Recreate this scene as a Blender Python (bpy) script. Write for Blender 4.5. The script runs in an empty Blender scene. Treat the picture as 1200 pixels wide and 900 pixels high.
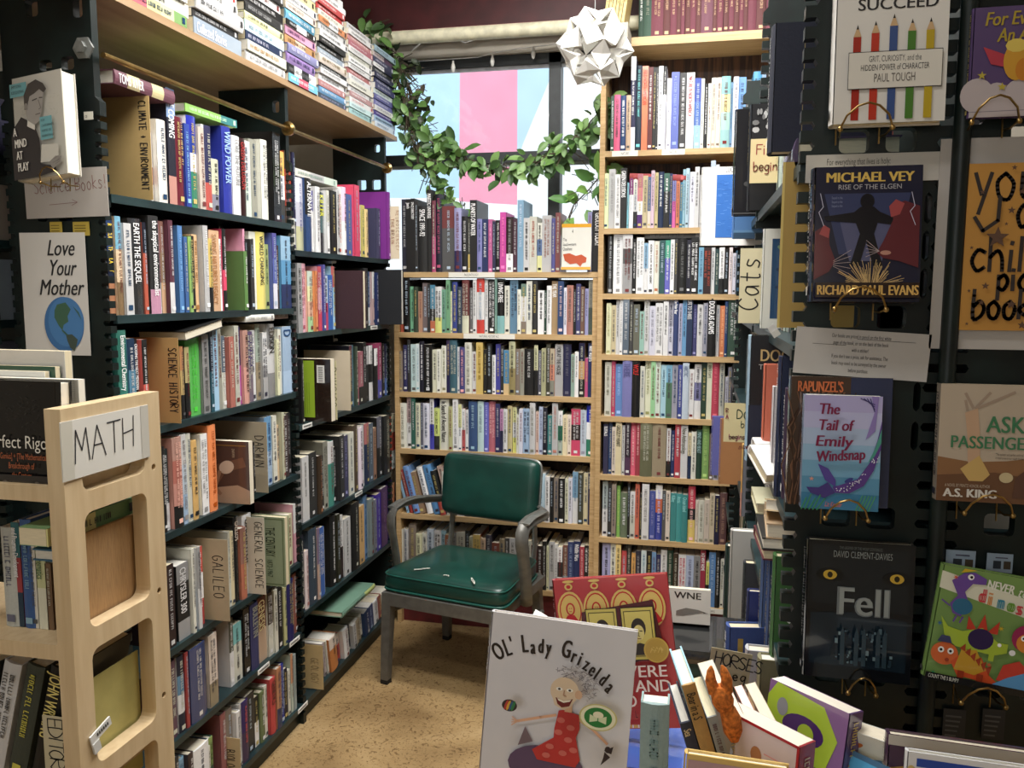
import bpy, math, random
from mathutils import Matrix, Vector
C = bpy.context.scene.collection
SC = bpy.context.scene
PI = math.pi
rnd = random.Random(7)

# ------------------------------------------------------------------ camera, world, lights, exposure
def cam_axes():
    f = 972.084
    a = Vector((215.0, 109.0, f)); b = Vector((-4460.0, 128.0, f))
    f = math.sqrt(-(a.x*b.x + a.y*b.y)); a.z = f; b.z = f
    Y = a.normalized(); X = -b.normalized()
    Z = -(X.cross(Y)); Z = Z if Z.y > 0 else -Z
    return f, X, Y, Z
FPX, AX, AY, AZ = cam_axes()
EYE = Vector((0, 0, 1.60))
def ray(px, py):
    d = Vector((px-600, 450-py, FPX))
    return Vector((AX.dot(d), AY.dot(d), AZ.dot(d)))
def atY(px, py, Y):
    d = ray(px, py); return EYE + d*(Y/d.y)
def atX(px, py, X):
    d = ray(px, py); return EYE + d*(X/d.x)
cam = bpy.data.cameras.new('camera'); co = bpy.data.objects.new('camera', cam); C.objects.link(co)
r_ = Vector((AX.x, AY.x, AZ.x)); u_ = Vector((AX.y, AY.y, AZ.y)); f_ = Vector((AX.z, AY.z, AZ.z))
m = Matrix((r_, u_, -f_)).transposed().to_4x4(); m.translation = EYE
co.matrix_world = m
cam.sensor_width = 36; cam.lens = 36*FPX/1200; cam.clip_start = 0.02
SC.camera = co
SC.view_settings.view_transform = 'Standard'; SC.view_settings.look = 'None'
SC.view_settings.exposure = 0.0; SC.view_settings.gamma = 1.0; SC.view_settings.use_curve_mapping = False
w = bpy.data.worlds.new('sky'); SC.world = w; w.use_nodes = True
w.node_tree.nodes['Background'].inputs[0].default_value = (0.80, 0.90, 1.0, 1)
w.node_tree.nodes['Background'].inputs[1].default_value = 1.7
def area(name, loc, size, power, col=(1, 1, 1), target=None, sy=None):
    L = bpy.data.lights.new(name, 'AREA'); L.shape = 'RECTANGLE'; L.size = size; L.size_y = sy or size; L.energy = power; L.color = col
    o = bpy.data.objects.new(name, L); C.objects.link(o); o.location = loc
    if target is not None:
        o.rotation_euler = (Vector(target)-Vector(loc)).to_track_quat('-Z', 'Y').to_euler()
    return o
area('ceiling_tube_light', (-0.30, 2.55, 3.15), 1.3, 52, (1.0, 0.98, 0.95), sy=0.3)
area('ceiling_tube_light', (-0.30, 1.50, 3.15), 1.3, 48, (1.0, 0.98, 0.95), sy=0.3)
area('ceiling_tube_light', (-0.80, 0.45, 3.15), 1.2, 17, (1.0, 0.96, 0.90), sy=0.22)
area('ceiling_tube_light', (0.1, 3.0, 3.12), 0.5, 16, (1.0, 0.98, 0.95), sy=0.22)
area('front_fill_light', (-1.0, -2.4, 2.0), 1.6, 22, (0.95, 0.98, 1.0), target=(-.4, 1.5, 1.1), sy=1.4)  # fill light added behind the camera to brighten faces turned towards it
SP = bpy.data.lights.new('reading_lamp', 'POINT'); SP.energy = 5; SP.shadow_soft_size = 0.06; SP.color = (1, .93, .8)
so = bpy.data.objects.new('reading_lamp', SP); C.objects.link(so); so.location = (0.35, -1.6, 2.35)
SU = bpy.data.lights.new('sun', 'SUN'); SU.energy = 2.4; SU.angle = 0.02
su = bpy.data.objects.new('sun', SU); C.objects.link(su); su.rotation_euler = (math.radians(35), 0, math.radians(-10))

# ------------------------------------------------------------------ colours and materials
def s2l(c): return c/12.92 if c <= 0.04045 else ((c+0.055)/1.055)**2.4
def hx(h):
    h = h.lstrip('#')
    if len(h) == 3: h = ''.join(x*2 for x in h)
    return tuple(s2l(int(h[i:i+2], 16)/255) for i in (0, 2, 4))
def dsat(c, k=.24):
    r, g, b = hx(c); L = .21*r+.72*g+.07*b; return (r+(L-r)*k, g+(L-g)*k, b+(L-b)*k)
def lum(h): r, g, b = hx(h); return .21*r+.72*g+.07*b
MATS = {}
def mat(name, col=None, rough=0.5, metal=0.0, noise=0.12, nscale=30.0, bump=0.0, coat=0.0, stretch=None, col2=None, thr=None, spec=0.5, attr=False, emit=0.0):
    if name in MATS: return MATS[name]
    M = bpy.data.materials.new(name); M.use_nodes = True; N = M.node_tree; P = N.nodes['Principled BSDF']
    P.inputs['Roughness'].default_value = rough; P.inputs['Metallic'].default_value = metal
    P.inputs['Coat Weight'].default_value = coat; P.inputs['Specular IOR Level'].default_value = spec
    tc = N.nodes.new('ShaderNodeTexCoord'); mp = N.nodes.new('ShaderNodeMapping')
    N.links.new(tc.outputs['Object'], mp.inputs[0])
    if stretch: mp.inputs['Scale'].default_value = stretch
    nz = N.nodes.new('ShaderNodeTexNoise'); nz.inputs['Scale'].default_value = nscale; nz.inputs['Detail'].default_value = 5
    N.links.new(mp.outputs[0], nz.inputs['Vector'])
    if attr:
        at = N.nodes.new('ShaderNodeVertexColor'); at.layer_name = 'Col'
        rg = N.nodes.new('ShaderNodeMapRange'); rg.inputs['To Min'].default_value = 1-noise; rg.inputs['To Max'].default_value = 1+noise*.3
        N.links.new(nz.outputs['Fac'], rg.inputs['Value'])
        mx = N.nodes.new('ShaderNodeVectorMath'); mx.operation = 'SCALE'
        N.links.new(at.outputs['Color'], mx.inputs[0]); N.links.new(rg.outputs[0], mx.inputs['Scale'])
        N.links.new(mx.outputs[0], P.inputs['Base Color'])
    else:
        cr = N.nodes.new('ShaderNodeValToRGB'); c1 = hx(col)
        c2 = hx(col2) if col2 else tuple(x*(1-2*noise) for x in c1)
        a, b = thr if thr else (0.35, 0.65)
        cr.color_ramp.elements[0].position = a; cr.color_ramp.elements[0].color = (*c2, 1)
        cr.color_ramp.elements[1].position = b; cr.color_ramp.elements[1].color = (*c1, 1)
        N.links.new(nz.outputs['Fac'], cr.inputs[0]); N.links.new(cr.outputs[0], P.inputs['Base Color'])
        if emit:
            N.links.new(cr.outputs[0], P.inputs['Emission Color']); P.inputs['Emission Strength'].default_value = emit
    if bump:
        bp = N.nodes.new('ShaderNodeBump'); bp.inputs['Strength'].default_value = bump; bp.inputs['Distance'].default_value = .01
        N.links.new(nz.outputs['Fac'], bp.inputs['Height']); N.links.new(bp.outputs[0], P.inputs['Normal'])
    MATS[name] = M; return M
PRINT = mat('printed_cover', attr=True, rough=0.42, noise=0.10, nscale=40, spec=.4)
CLOTH = mat('cloth_cover', attr=True, rough=0.75, noise=0.18, nscale=220, bump=.05)
GLOSSY = mat('glossy_cover', attr=True, rough=0.16, noise=0.05, nscale=30, coat=.4)
PAGE = mat('page_edges', attr=True, rough=0.85, noise=0.28, nscale=60, stretch=(14, 1, .4))
PAPER = mat('paper', attr=True, rough=0.7, noise=0.08, nscale=12)
STEEL = mat('green_black_steel', '14211f', rough=.42, noise=.35, nscale=14, col2='0c1413', spec=.35)
SHELFM = mat('dark_green_steel_shelf', '22383a', rough=.38, noise=.3, nscale=9, col2='16262a')
PINE = mat('pine_wood', 'c9a97c', rough=.55, nscale=6, stretch=(1, 6, 22), col2='ab8a58', thr=(.25, .7), bump=.03)
PINEX = mat('pine_shelf', 'c9ab7e', rough=.5, nscale=5, stretch=(1.2, 14, 20), col2='ad8e60', thr=(.25, .7), bump=.03)
MAPLE = mat('maple_wood', 'd6c09b', rough=.45, nscale=5, stretch=(16, 9, 1.2), col2='c2a881', thr=(.25, .75), bump=.02)
PLY = mat('plywood_board', 'b39674', rough=.4, nscale=2.2, stretch=(9, 1.0, 9), col2='977a58', thr=(.3, .7))
BRASS = mat('brass', 'a98d58', rough=.3, metal=1, noise=.15)
CHROME = mat('brushed_grey_metal', '8c8f8b', rough=.36, metal=.55, noise=.12, nscale=50)

# ------------------------------------------------------------------ mesh builder
GL = {}
def glyphs(s):
    if s in GL: return GL[s]
    cu = bpy.data.curves.new('t', 'FONT'); cu.body = s; cu.size = 1.0; cu.resolution_u = 3; cu.fill_mode = 'FRONT'
    o = bpy.data.objects.new('t', cu); me = o.to_mesh()
    v = [(p.co.x, p.co.y) for p in me.vertices]; f = [tuple(p.vertices) for p in me.polygons]
    o.to_mesh_clear(); bpy.data.objects.remove(o); bpy.data.curves.remove(cu)
    if not v: v = [(0, 0)]
    x0 = min(p[0] for p in v); x1 = max(p[0] for p in v)
    GL[s] = ([(p[0]-x0, p[1]/.72) for p in v], f, (x1-x0)); return GL[s]
HAND = {  # handwriting strokes on a unit box
'A': ['00 .5,1 1,0', '.2,.4 .8,.4'], 'B': ['0,0 0,1 .7,.9 .7,.6 0,.5 .8,.4 .8,.1 0,0'], 'C': ['.9,.85 .5,1 .1,.7 .05,.3 .4,0 .9,.15'], 'D': ['0,0 0,1 .6,.9 .95,.5 .6,.1 0,0'],
'E': ['.9,1 0,1 0,0 .9,0', '0,.5 .7,.5'], 'F': ['.9,1 0,1 0,0', '0,.55 .7,.55'], 'G': ['.9,.85 .5,1 .1,.7 .05,.3 .4,0 .9,.15 .9,.45 .5,.45'], 'H': ['0,0 .05,1', '.8,0 .9,1', '.05,.5 .85,.55'],
'I': ['.2,0 .22,1'], 'K': ['0,0 0,1', '.8,1 0,.45 .9,0'], 'L': ['.05,1 0,0 .8,0'], 'M': ['0,0 .15,1 .5,.35 .85,1 1,0'], 'N': ['0,0 0,1 .85,0 .85,1'], 'O': ['.5,1 .1,.75 .05,.3 .45,0 .9,.3 .85,.8 .5,1'],
'P': ['0,0 0,1 .8,.9 .75,.55 0,.45'], 'R': ['0,0 0,1 .8,.9 .75,.6 0,.5 .9,0'], 'S': ['.85,.9 .4,1 .1,.75 .8,.35 .6,.03 .05,.1'], 'T': ['.5,0 .5,1', '0,1 1,1'], 'U': ['0,1 .1,.1 .5,0 .85,.2 .9,1'],
'V': ['0,1 .45,0 .9,1'], 'W': ['0,1 .25,0 .5,.7 .75,0 1,1'], 'Y': ['0,1 .45,.5 .9,1', '.45,.5 .45,0'], '+': ['.5,.2 .5,.8', '.2,.5 .8,.5'], '/': ['0,0 .6,1'], '!': ['.2,1 .2,.35', '.2,.1 .2,0'],
'a': ['.8,.6 .4,.65 .1,.35 .3,0 .7,.2 .8,.6 .85,0'], 'b': ['.1,1 .1,0 .6,.05 .8,.35 .5,.6 .1,.4'], 'c': ['.8,.55 .4,.62 .1,.3 .4,0 .8,.1'], 'd': ['.8,1 .8,0 .3,0 .1,.35 .4,.6 .8,.45'],
'e': ['.1,.3 .8,.35 .6,.6 .25,.55 .1,.3 .4,0 .8,.1'], 'g': ['.8,.6 .35,.6 .1,.3 .4,.05 .8,.3 .8,.6 .75,-.3 .2,-.35'], 'h': ['.1,1 .1,0', '.1,.4 .5,.6 .75,.4 .8,0'], 'i': ['.2,.6 .2,0', '.2,.8 .22,.86'],
'k': ['.1,1 .1,0', '.7,.6 .1,.3 .8,0'], 'n': ['.1,.6 .1,0', '.1,.4 .5,.62 .75,.4 .8,0'], 'o': ['.45,.6 .1,.4 .2,.05 .6,0 .8,.35 .45,.6'], 's': ['.75,.55 .3,.62 .25,.4 .7,.2 .5,0 .1,.05'], 't': ['.4,.95 .4,.05 .7,0', '.1,.62 .75,.62'],
'l': ['.2,1 .2,0'], 'p': ['.1,.6 .1,-.4', '.1,.45 .5,.62 .8,.35 .5,0 .1,.1'], 'u': ['.1,.6 .15,.1 .5,0 .8,.2 .8,.6 .85,0'], 'y': ['.1,.6 .4,.1', '.8,.6 .3,-.35'], 'r': ['.1,.6 .1,0', '.1,.4 .5,.62 .7,.55']}
HAND['A'][0] = '0,0 .5,1 1,0'
class MB:
    def __init__(self): self.v = []; self.f = []; self.c = []; self.m = []; self.M = Matrix(); self.ls = []
    def push(self, M): self.ls.append(self.M.copy()); self.M = self.M @ M; return self
    def pop(self): self.M = self.ls.pop()
    def add(self, vs, fs, col='888', mi=0):
        n = len(self.v); M = self.M
        self.v += [tuple(M @ Vector(p)) for p in vs]
        c = hx(col) if isinstance(col, str) else col
        for q in fs: self.f.append(tuple(n+i for i in q)); self.c.append(c); self.m.append(mi)
    def box(self, x0, x1, y0, y1, z0, z1, col='888', mi=0):
        v = [(x0, y0, z0), (x1, y0, z0), (x1, y1, z0), (x0, y1, z0), (x0, y0, z1), (x1, y0, z1), (x1, y1, z1), (x0, y1, z1)]
        self.add(v, [(0, 3, 2, 1), (4, 5, 6, 7), (0, 1, 5, 4), (1, 2, 6, 5), (2, 3, 7, 6), (3, 0, 4, 7)], col, mi)
    def rbox(self, x0, x1, y0, y1, z0, z1, r=.01, col='888', mi=0, n=4):
        import bmesh
        b = bmesh.new(); bmesh.ops.create_cube(b, size=1)
        for q in b.verts: q.co = ((x0+x1)/2+q.co.x*(x1-x0), (y0+y1)/2+q.co.y*(y1-y0), (z0+z1)/2+q.co.z*(z1-z0))
        bmesh.ops.bevel(b, geom=b.edges[:], offset=r, segments=n, affect='EDGES', profile=.5)
        b.verts.index_update(); self.add([tuple(q.co) for q in b.verts], [tuple(q.index for q in f.verts) for f in b.faces], col, mi); b.free()
    def quad(self, a, b, c, d, col='888', mi=0): self.add([a, b, c, d], [(0, 1, 2, 3)], col, mi)
    def tube(self, pts, r, col='888', mi=0, n=8, closed=False, flat=None):
        P = [Vector(p) for p in pts]; vs = []; fs = []; N = len(P); prev = None
        for i in range(N):
            t = (P[(i+1) % N]-P[i-1]) if closed else (P[min(i+1, N-1)]-P[max(i-1, 0)])
            t.normalize(); up = prev if prev is not None else (Vector((0, 0, 1)) if abs(t.z) < .9 else Vector((1, 0, 0)))
            a = t.cross(up); a = a.normalized() if a.length > 1e-6 else t.orthogonal().normalized(); b = a.cross(t).normalized(); prev = b
            rr = r[i] if isinstance(r, (list, tuple)) else r
            for k in range(n):
                an = 2*PI*k/n + PI/n; ca, sa = math.cos(an), math.sin(an)
                if flat: ca, sa = ca*flat[0], sa*flat[1]
                vs.append(tuple(P[i] + (a*ca+b*sa)*rr))
        for i in range(N if closed else N-1):
            j = (i+1) % N
            for k in range(n): fs.append((i*n+k, i*n+(k+1) % n, j*n+(k+1) % n, j*n+k))
        if not closed: fs += [tuple(range(n))[::-1], tuple((N-1)*n+k for k in range(n))]
        self.add(vs, fs, col, mi)
    def lathe(self, prof, n=20, col='888', mi=0):
        vs = []; fs = []
        for (r, z) in prof:
            for k in range(n): a = 2*PI*k/n; vs.append((r*math.cos(a), r*math.sin(a), z))
        for i in range(len(prof)-1):
            for k in range(n): fs.append((i*n+k, i*n+(k+1) % n, (i+1)*n+(k+1) % n, (i+1)*n+k))
        self.add(vs, fs, col, mi)
    # flat artwork on a face: local plane given by (origin, u, v); every layer lies a hair further out
    def plane(self, o, u, v, n): self.pl = (Vector(o), Vector(u), Vector(v), Vector(n)); self.lay = 0
    def P2(self, x, y, k): o, u, v, n = self.pl; return tuple(o+u*x+v*y+n*(.00025+.00012*k))
    def poly(self, pts, col, k=None, mi=0):
        self.lay += 1; k = self.lay if k is None else k
        o, u, v, n = self.pl
        a = sum(pts[i][0]*pts[(i+1) % len(pts)][1]-pts[(i+1) % len(pts)][0]*pts[i][1] for i in range(len(pts)))
        pts = list(pts) if (a > 0) == (u.cross(v).dot(n) > 0) else list(pts)[::-1]
        self.add([self.P2(x, y, k) for x, y in pts], [tuple(range(len(pts)))], col, mi)
    def rect(self, x0, y0, x1, y1, col, k=None, mi=0): self.poly([(x0, y0), (x1, y0), (x1, y1), (x0, y1)], col, k, mi)
    def ell(self, cx, cy, rx, ry, col, rot=0, n=20, k=None, mi=0):
        c, s = math.cos(rot), math.sin(rot)
        self.poly([(cx+rx*math.cos(t)*c-ry*math.sin(t)*s, cy+rx*math.cos(t)*s+ry*math.sin(t)*c) for t in [2*PI*i/n for i in range(n)]], col, k, mi)
    def star(self, cx, cy, r, col, n=5, inner=.42, rot=.3):
        pts = []
        for i in range(2*n): rr = r if i % 2 == 0 else r*inner; t = rot+PI*i/n; pts.append((cx+rr*math.cos(t), cy+rr*math.sin(t)))
        self.lay += 1; k = self.lay; c = (cx, cy)
        for i in range(2*n): self.poly([c, pts[i], pts[(i+1) % (2*n)]], col, k)
        self.lay = k
    def line(self, pts, wd, col, k=None):
        self.lay += 1; k = self.lay if k is None else k; l = self.lay
        for (x0, y0), (x1, y1) in zip(pts, pts[1:]):
            dx, dy = x1-x0, y1-y0; L = math.hypot(dx, dy) or 1e-9; nx, ny = -dy/L*wd/2, dx/L*wd/2; ex, ey = dx/L*wd*.3, dy/L*wd*.3
            self.poly([(x0+nx-ex, y0+ny-ey), (x0-nx-ex, y0-ny-ey), (x1-nx+ex, y1-ny+ey), (x1+nx+ex, y1+ny+ey)], col, k)
        self.lay = l
    def text(self, s, x, y, h, col, align='l', maxw=None, rot=0, sx=1.0, shear=0.0, bold=0.0, mi=0, fit=None):
        V, F, W = glyphs(s); W *= sx; sc = h/1.0*.98; ww = W*sc*.72
        ux = .72*sc*sx
        if fit: ux *= fit/ww; ww = fit
        if maxw and ww > maxw: ux *= maxw/ww; ww = maxw
        ox = {'l': 0, 'c': -ww/2, 'r': -ww}[align]; c, sn = math.cos(rot), math.sin(rot)
        self.lay += 1; o, u, v, n = self.pl
        offs = [0] if not bold else [-bold, 0, bold]
        fl = u.cross(v).dot(n) > 0
        for i, b in enumerate(offs):
            vs = []
            for (px, py) in V:
                a = ox+px*ux+b+shear*py*h; q = py*h*.98
                vs.append(self.P2(x+a*c-q*sn, y+a*sn+q*c, self.lay))
            self.add(vs, F if fl else [t[::-1] for t in F], col, mi)
            self.lay += .25
        return ww
    def hand(self, s, x, y, h, col, wd=.0012, rot=0, sp=.75, jit=.04, R=None, wide=.62):
        R = R or random.Random(len(s)*13+1); c, sn = math.cos(rot), math.sin(rot); cx = 0; self.lay += 1; kk = self.lay
        for ch in s:
            if ch == ' ': cx += h*.45; continue
            g = HAND.get(ch) or HAND.get(ch.upper()) or []; tilt = R.uniform(-.08, .08); dy = R.uniform(-jit, jit)*h
            for st in g:
                pts = []; CR = ch not in 'AEFHIKLMNTVWYvw+/'
                for pr in st.split():
                    a, b = map(float, pr.split(',')); a = cx+(a+tilt*b)*h*wide; b = b*h+dy
                    pts.append((x+a*c-b*sn, y+a*sn+b*c))
                if CR and len(pts) > 2:
                    q = [pts[0]]+pts+[pts[-1]]; o = []
                    for i in range(1, len(q)-2):
                        for j in range(4):
                            t = j/4; o.append(tuple(.5*(2*q[i][d]+(q[i+1][d]-q[i-1][d])*t+(2*q[i-1][d]-5*q[i][d]+4*q[i+1][d]-q[i+2][d])*t*t+(3*q[i][d]-q[i-1][d]-3*q[i+1][d]+q[i+2][d])*t**3) for d in (0, 1)))
                    pts = o+[pts[-1]]
                self.line(pts, wd, col, kk)
            cx += h*(sp*.55 if ch in 'Iil!' else sp)
        return cx
    def build(self, name, mats, parent=None, world=None, smooth=None):
        me = bpy.data.meshes.new(name); me.from_pydata(self.v, [], self.f)
        for M_ in (mats if isinstance(mats, (list, tuple)) else [mats]): me.materials.append(M_)
        me.polygons.foreach_set('material_index', self.m)
        at = me.color_attributes.new('Col', 'FLOAT_COLOR', 'CORNER'); arr = []
        for q, c in zip(self.f, self.c): arr += [*c, 1.0]*len(q)
        at.data.foreach_set('color', arr)
        if smooth:
            me.polygons.foreach_set('use_smooth', [True]*len(self.f)); me.update()
            try: me.set_sharp_from_angle(angle=smooth)
            except Exception: pass
        me.update()
        o = bpy.data.objects.new(name, me); C.objects.link(o)
        if parent is not None: o.parent = parent
        if world is not None: o.matrix_world = world
        return o
def tag(o, label=None, cat=None, group=None, kind=None):
    if label: o['label'] = label
    if cat: o['category'] = cat
    if group: o['group'] = group
    if kind: o['kind'] = kind
    return o
def thing(name, label, cat, world=None, group=None):
    o = bpy.data.objects.new(name, None); C.objects.link(o); o.empty_display_size = .05
    if world is not None: o.matrix_world = world
    return tag(o, label, cat, group)
def T(x, y, z): return Matrix.Translation((x, y, z))
def RZ(d): return Matrix.Rotation(math.radians(d), 4, 'Z')
def RY(d): return Matrix.Rotation(math.radians(d), 4, 'Y')
def RX(d): return Matrix.Rotation(math.radians(d), 4, 'X')
def plate(mb, outline, holes, axis, lo, hi, col='888'):
    """an outline with holes (2-D points) made into a plate between lo and hi along the axis 'x' or 'y'"""
    import bmesh
    b = bmesh.new(); ed = []
    for loop in [outline]+holes:
        vs = [b.verts.new((p[0], p[1], 0)) for p in loop]
        ed += [b.edges.new((vs[i], vs[(i+1) % len(vs)])) for i in range(len(vs))]
    bmesh.ops.triangle_fill(b, edges=ed, use_beauty=True)
    r = bmesh.ops.extrude_face_region(b, geom=b.faces[:])
    for q in r['geom']:
        if isinstance(q, bmesh.types.BMVert): q.co.z = 1
    bmesh.ops.recalc_face_normals(b, faces=b.faces[:])
    b.verts.index_update()
    def mp(c):
        d = lo+(hi-lo)*c.z
        return (c.x, d, c.y) if axis == 'y' else (d, c.x, c.y)
    fl = axis == 'y'
    mb.add([mp(q.co) for q in b.verts], [tuple(v.index for v in (reversed(f.verts) if fl else f.verts)) for f in b.faces], col); b.free()
def rrect(x0, y0, x1, y1, r=.008, n=3):
    pts = []
    for cx, cy, a in ((x1-r, y1-r, 0), (x0+r, y1-r, 90), (x0+r, y0+r, 180), (x1-r, y0+r, 270)):
        for i in range(n+1): t = math.radians(a+90*i/n); pts.append((cx+r*math.cos(t), cy+r*math.sin(t)))
    return pts
# ------------------------------------------------------------------ the room
XL, YA, YB = -1.37, 3.66, 3.64
def struct(name, mb, mats, **k):
    return tag(mb.build(name, mats, **k), kind='structure')
WALLP = mat('plaster_wall', 'bdb6a8', rough=.85, noise=.06, nscale=8)
REDP = mat('dark_red_paint', '6b2226', rough=.55, noise=.2, nscale=18, col2='551a1e')
CEIL = mat('ceiling_paint', 'd8d4ca', rough=.9, noise=.05)
def floor_mat():
    M = bpy.data.materials.new('worn_floor'); M.use_nodes = True; N = M.node_tree; P = N.nodes['Principled BSDF']; P.inputs['Roughness'].default_value = .62
    tc = N.nodes.new('ShaderNodeTexCoord')
    def nz(s, d=6, dist=0):
        n = N.nodes.new('ShaderNodeTexNoise'); n.inputs['Scale'].default_value = s; n.inputs['Detail'].default_value = d; n.inputs['Distortion'].default_value = dist
        N.links.new(tc.outputs['Object'], n.inputs['Vector']); return n
    def ramp(src, stops):
        r = N.nodes.new('ShaderNodeValToRGB'); e = r.color_ramp.elements
        while len(e) < len(stops): e.new(.5)
        for el, (p, c) in zip(e, stops): el.position = p; el.color = (*c, 1) if not isinstance(c, str) else (*hx(c), 1)
        N.links.new(src.outputs['Fac'], r.inputs[0]); return r
    def mul(a, b, f=1):
        x = N.nodes.new('ShaderNodeMix'); x.data_type = 'RGBA'; x.blend_type = 'MULTIPLY'; x.inputs[0].default_value = f
        N.links.new(a.outputs[0] if a.bl_idname != 'ShaderNodeMix' else a.outputs[2], x.inputs[6]); N.links.new(b.outputs[0], x.inputs[7]); return x
    base = ramp(nz(3.2, 8, .6), [(.3, '8f744c'), (.5, 'a68a5e'), (.7, 'b59a6e')])
    sp = ramp(nz(110, 3, 1.2), [(.32, (.5, .43, .35)), (.42, (1, 1, 1))])
    sp2 = ramp(nz(22, 7, 3), [(.36, (.45, .38, .3)), (.43, (1, 1, 1))])
    pat = ramp(nz(2.0, 5, 1), [(.36, (.72, .68, .62)), (.5, (1, 1, 1))])
    o = mul(mul(mul(base, sp), sp2, .8), pat, .7); N.links.new(o.outputs[2], P.inputs['Base Color']); return M
b = MB(); b.box(-3.4, 2.4, -3, 4.3, -.1, 0); struct('floor', b, floor_mat())
b = MB(); b.box(-3.4, 2.4, -3, 4.05, 3.2, 3.3); struct('ceiling', b, CEIL)
b = MB(); b.box(-3.5, -3.4, -3, 4.05, 0, 3.2); struct('wall_left', b, WALLP)
b = MB(); b.box(2.4, 2.5, -3, 4.05, 0, 3.2); struct('wall_right', b, WALLP)
b = MB(); b.box(-3.5, 2.5, -3.1, -3, 0, 3.2); struct('wall_front', b, WALLP)
WX0, WX1, WZ0, WZ1 = -1.72, -.18, 1.50, 2.70
b = MB()
b.box(-3.4, 2.4, 3.93, 4.05, 0, WZ0); b.box(-3.4, WX0, 3.93, 4.05, WZ0, WZ1); b.box(WX1, 2.4, 3.93, 4.05, WZ0, WZ1); b.box(-3.4, 2.4, 3.93, 4.05, WZ1, 3.2)
struct('wall_back', b, WALLP)
b = MB(); b.box(-3.3, .9, 3.905, 3.93, 0, .205); struct('baseboard_back', b, REDP)
b = MB(); b.box(-3.3, .9, 3.80, 3.925, 2.785, 3.2); struct('trim_1', b, mat('dark_red_beam', '4a1519', rough=.5, noise=.2, nscale=10))
b = MB(); b.box(-3.3, .9, 3.792, 3.802, 2.780, 2.792); struct('trim_2', b, mat('pink_edge', 'c07a74', rough=.5))
b = MB(); zt_ = atY(600, 36, 3.74).z; b.tube([(-1.9, 3.74, zt_), (-.1, 3.74, zt_)], .030, n=16); struct('trim_3', b, mat('cream_roller', 'e6e1c4', rough=.5), smooth=1)
FRM = mat('dark_window_frame', '2c3133', rough=.45)
wn = tag(bpy.data.objects.new('window_1', None), kind='structure'); C.objects.link(wn)
b = MB()
for x in (-.668,): b.box(x-.028, x+.028, 3.95, 4.03, WZ0, WZ1)
b.box(WX0, WX1, 3.95, 4.03, WZ1-.045, WZ1); b.box(WX0, WX1, 3.95, 4.03, 2.205, 2.255); b.box(WX0, WX1, 3.95, 4.03, WZ0, WZ0+.05)
b.box(WX0, WX0+.05, 3.95, 4.03, WZ0, WZ1); b.box(WX1-.05, WX1, 3.95, 4.03, WZ0, WZ1)
b.build('window_frame', FRM, wn)
b = MB()
for x0, x1 in ((WX0+.05, -.696), (-.64, WX1-.05)):
    b.box(x0, x1, 3.975, 3.99, WZ1-.06, WZ1-.045); b.box(x0, x1, 3.975, 3.99, 2.19, 2.205)
b.build('window_trim', mat('pale_window_bead', 'c9ccd2', rough=.4), wn)
G = bpy.data.materials.new('window_glass'); G.use_nodes = True; N_ = G.node_tree; N_.nodes.clear()
go = N_.nodes.new('ShaderNodeOutputMaterial'); gm = N_.nodes.new('ShaderNodeMixShader'); gt = N_.nodes.new('ShaderNodeBsdfTransparent'); gg = N_.nodes.new('ShaderNodeBsdfGlossy'); gf = N_.nodes.new('ShaderNodeFresnel')
gg.inputs['Roughness'].default_value = .05; N_.links.new(gf.outputs[0], gm.inputs[0]); N_.links.new(gt.outputs[0], gm.inputs[1]); N_.links.new(gg.outputs[0], gm.inputs[2]); N_.links.new(gm.outputs[0], go.inputs[0])
b = MB(); b.box(WX0, WX1, 3.992, 3.996, WZ0, WZ1); b.build('window_pane', G, wn)
# the painted wall across the street
OUT = mat('painted_outside_wall', attr=True, rough=.9, noise=.16, nscale=5)
b = MB(); YO = 6.2
b.box(-6, 3, YO, YO+.2, -.1, 7, 'eef2f5')
b.plane((0, YO, 0), (1, 0, 0), (0, 0, 1), (0, -1, 0))
P = lambda x, y: (lambda q: (q.x, q.z))(atY(x, y, YO))
b.poly([P(300, -60), P(540, -60), P(538, 232), P(300, 232)], 'b9d9ee')
b.poly([P(540, -60), P(607, -60), P(606, 240), P(538, 236)], 'ee9fb6')
b.poly([P(607, -60), P(672, -60), P(658, 60), P(613, 168), P(606, 190)], 'bcd8ef')
b.poly([P(690, -60), P(760, -60), P(760, 60), P(690, 60)], 'd8e6f2')
struct('exterior_wall', b, OUT)

# ------------------------------------------------------------------ shelving
def teeth(z0, z1, x, out, pitch=.030, slot=.013, dep=.020):
    """points up an edge at x with open slots cut inwards; out = +1 right edge, -1 left edge"""
    pts = [(x, z0)]; z = z0+.02
    while z+slot < z1-.005:
        i = x-out*dep
        pts += [(x, z), (i+out*.004, z), (i, z+slot*.5), (i+out*.004, z+slot), (x, z+slot)]; z += pitch
    return pts+[(x, z1)]
def upright(name, parent, x0, x1, y, ztop, tz, thick=.022, holes=(), both=True, foot=.0):
    b = MB(); right = teeth(foot+.02, tz, x1, 1); left = teeth(foot+.02, tz, x0, -1) if both else [(x0, foot), (x0, tz)]
    out = [(x0, foot), (x1, foot)]+right+[(x1-.012, tz+.012), (x1-.012, ztop), (x0+.012, ztop), (x0+.012, tz+.012)]+left[::-1]
    plate(b, out, [rrect(*h) for h in holes], 'y', y, y+thick)
    return b.build(name, STEEL, parent)
def shelf_board(parent, x0, x1, y0, y1, z, lip=.02, front=1):
    b = MB(); b.box(x0, x1, y0, y1, z-.006, z); xf = x1 if front > 0 else x0
    b.box(min(xf, xf-front*.012), max(xf, xf-front*.012), y0, y1, z-lip, z-.0055)
    return b.build('shelf', SHELFM, parent)
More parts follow.
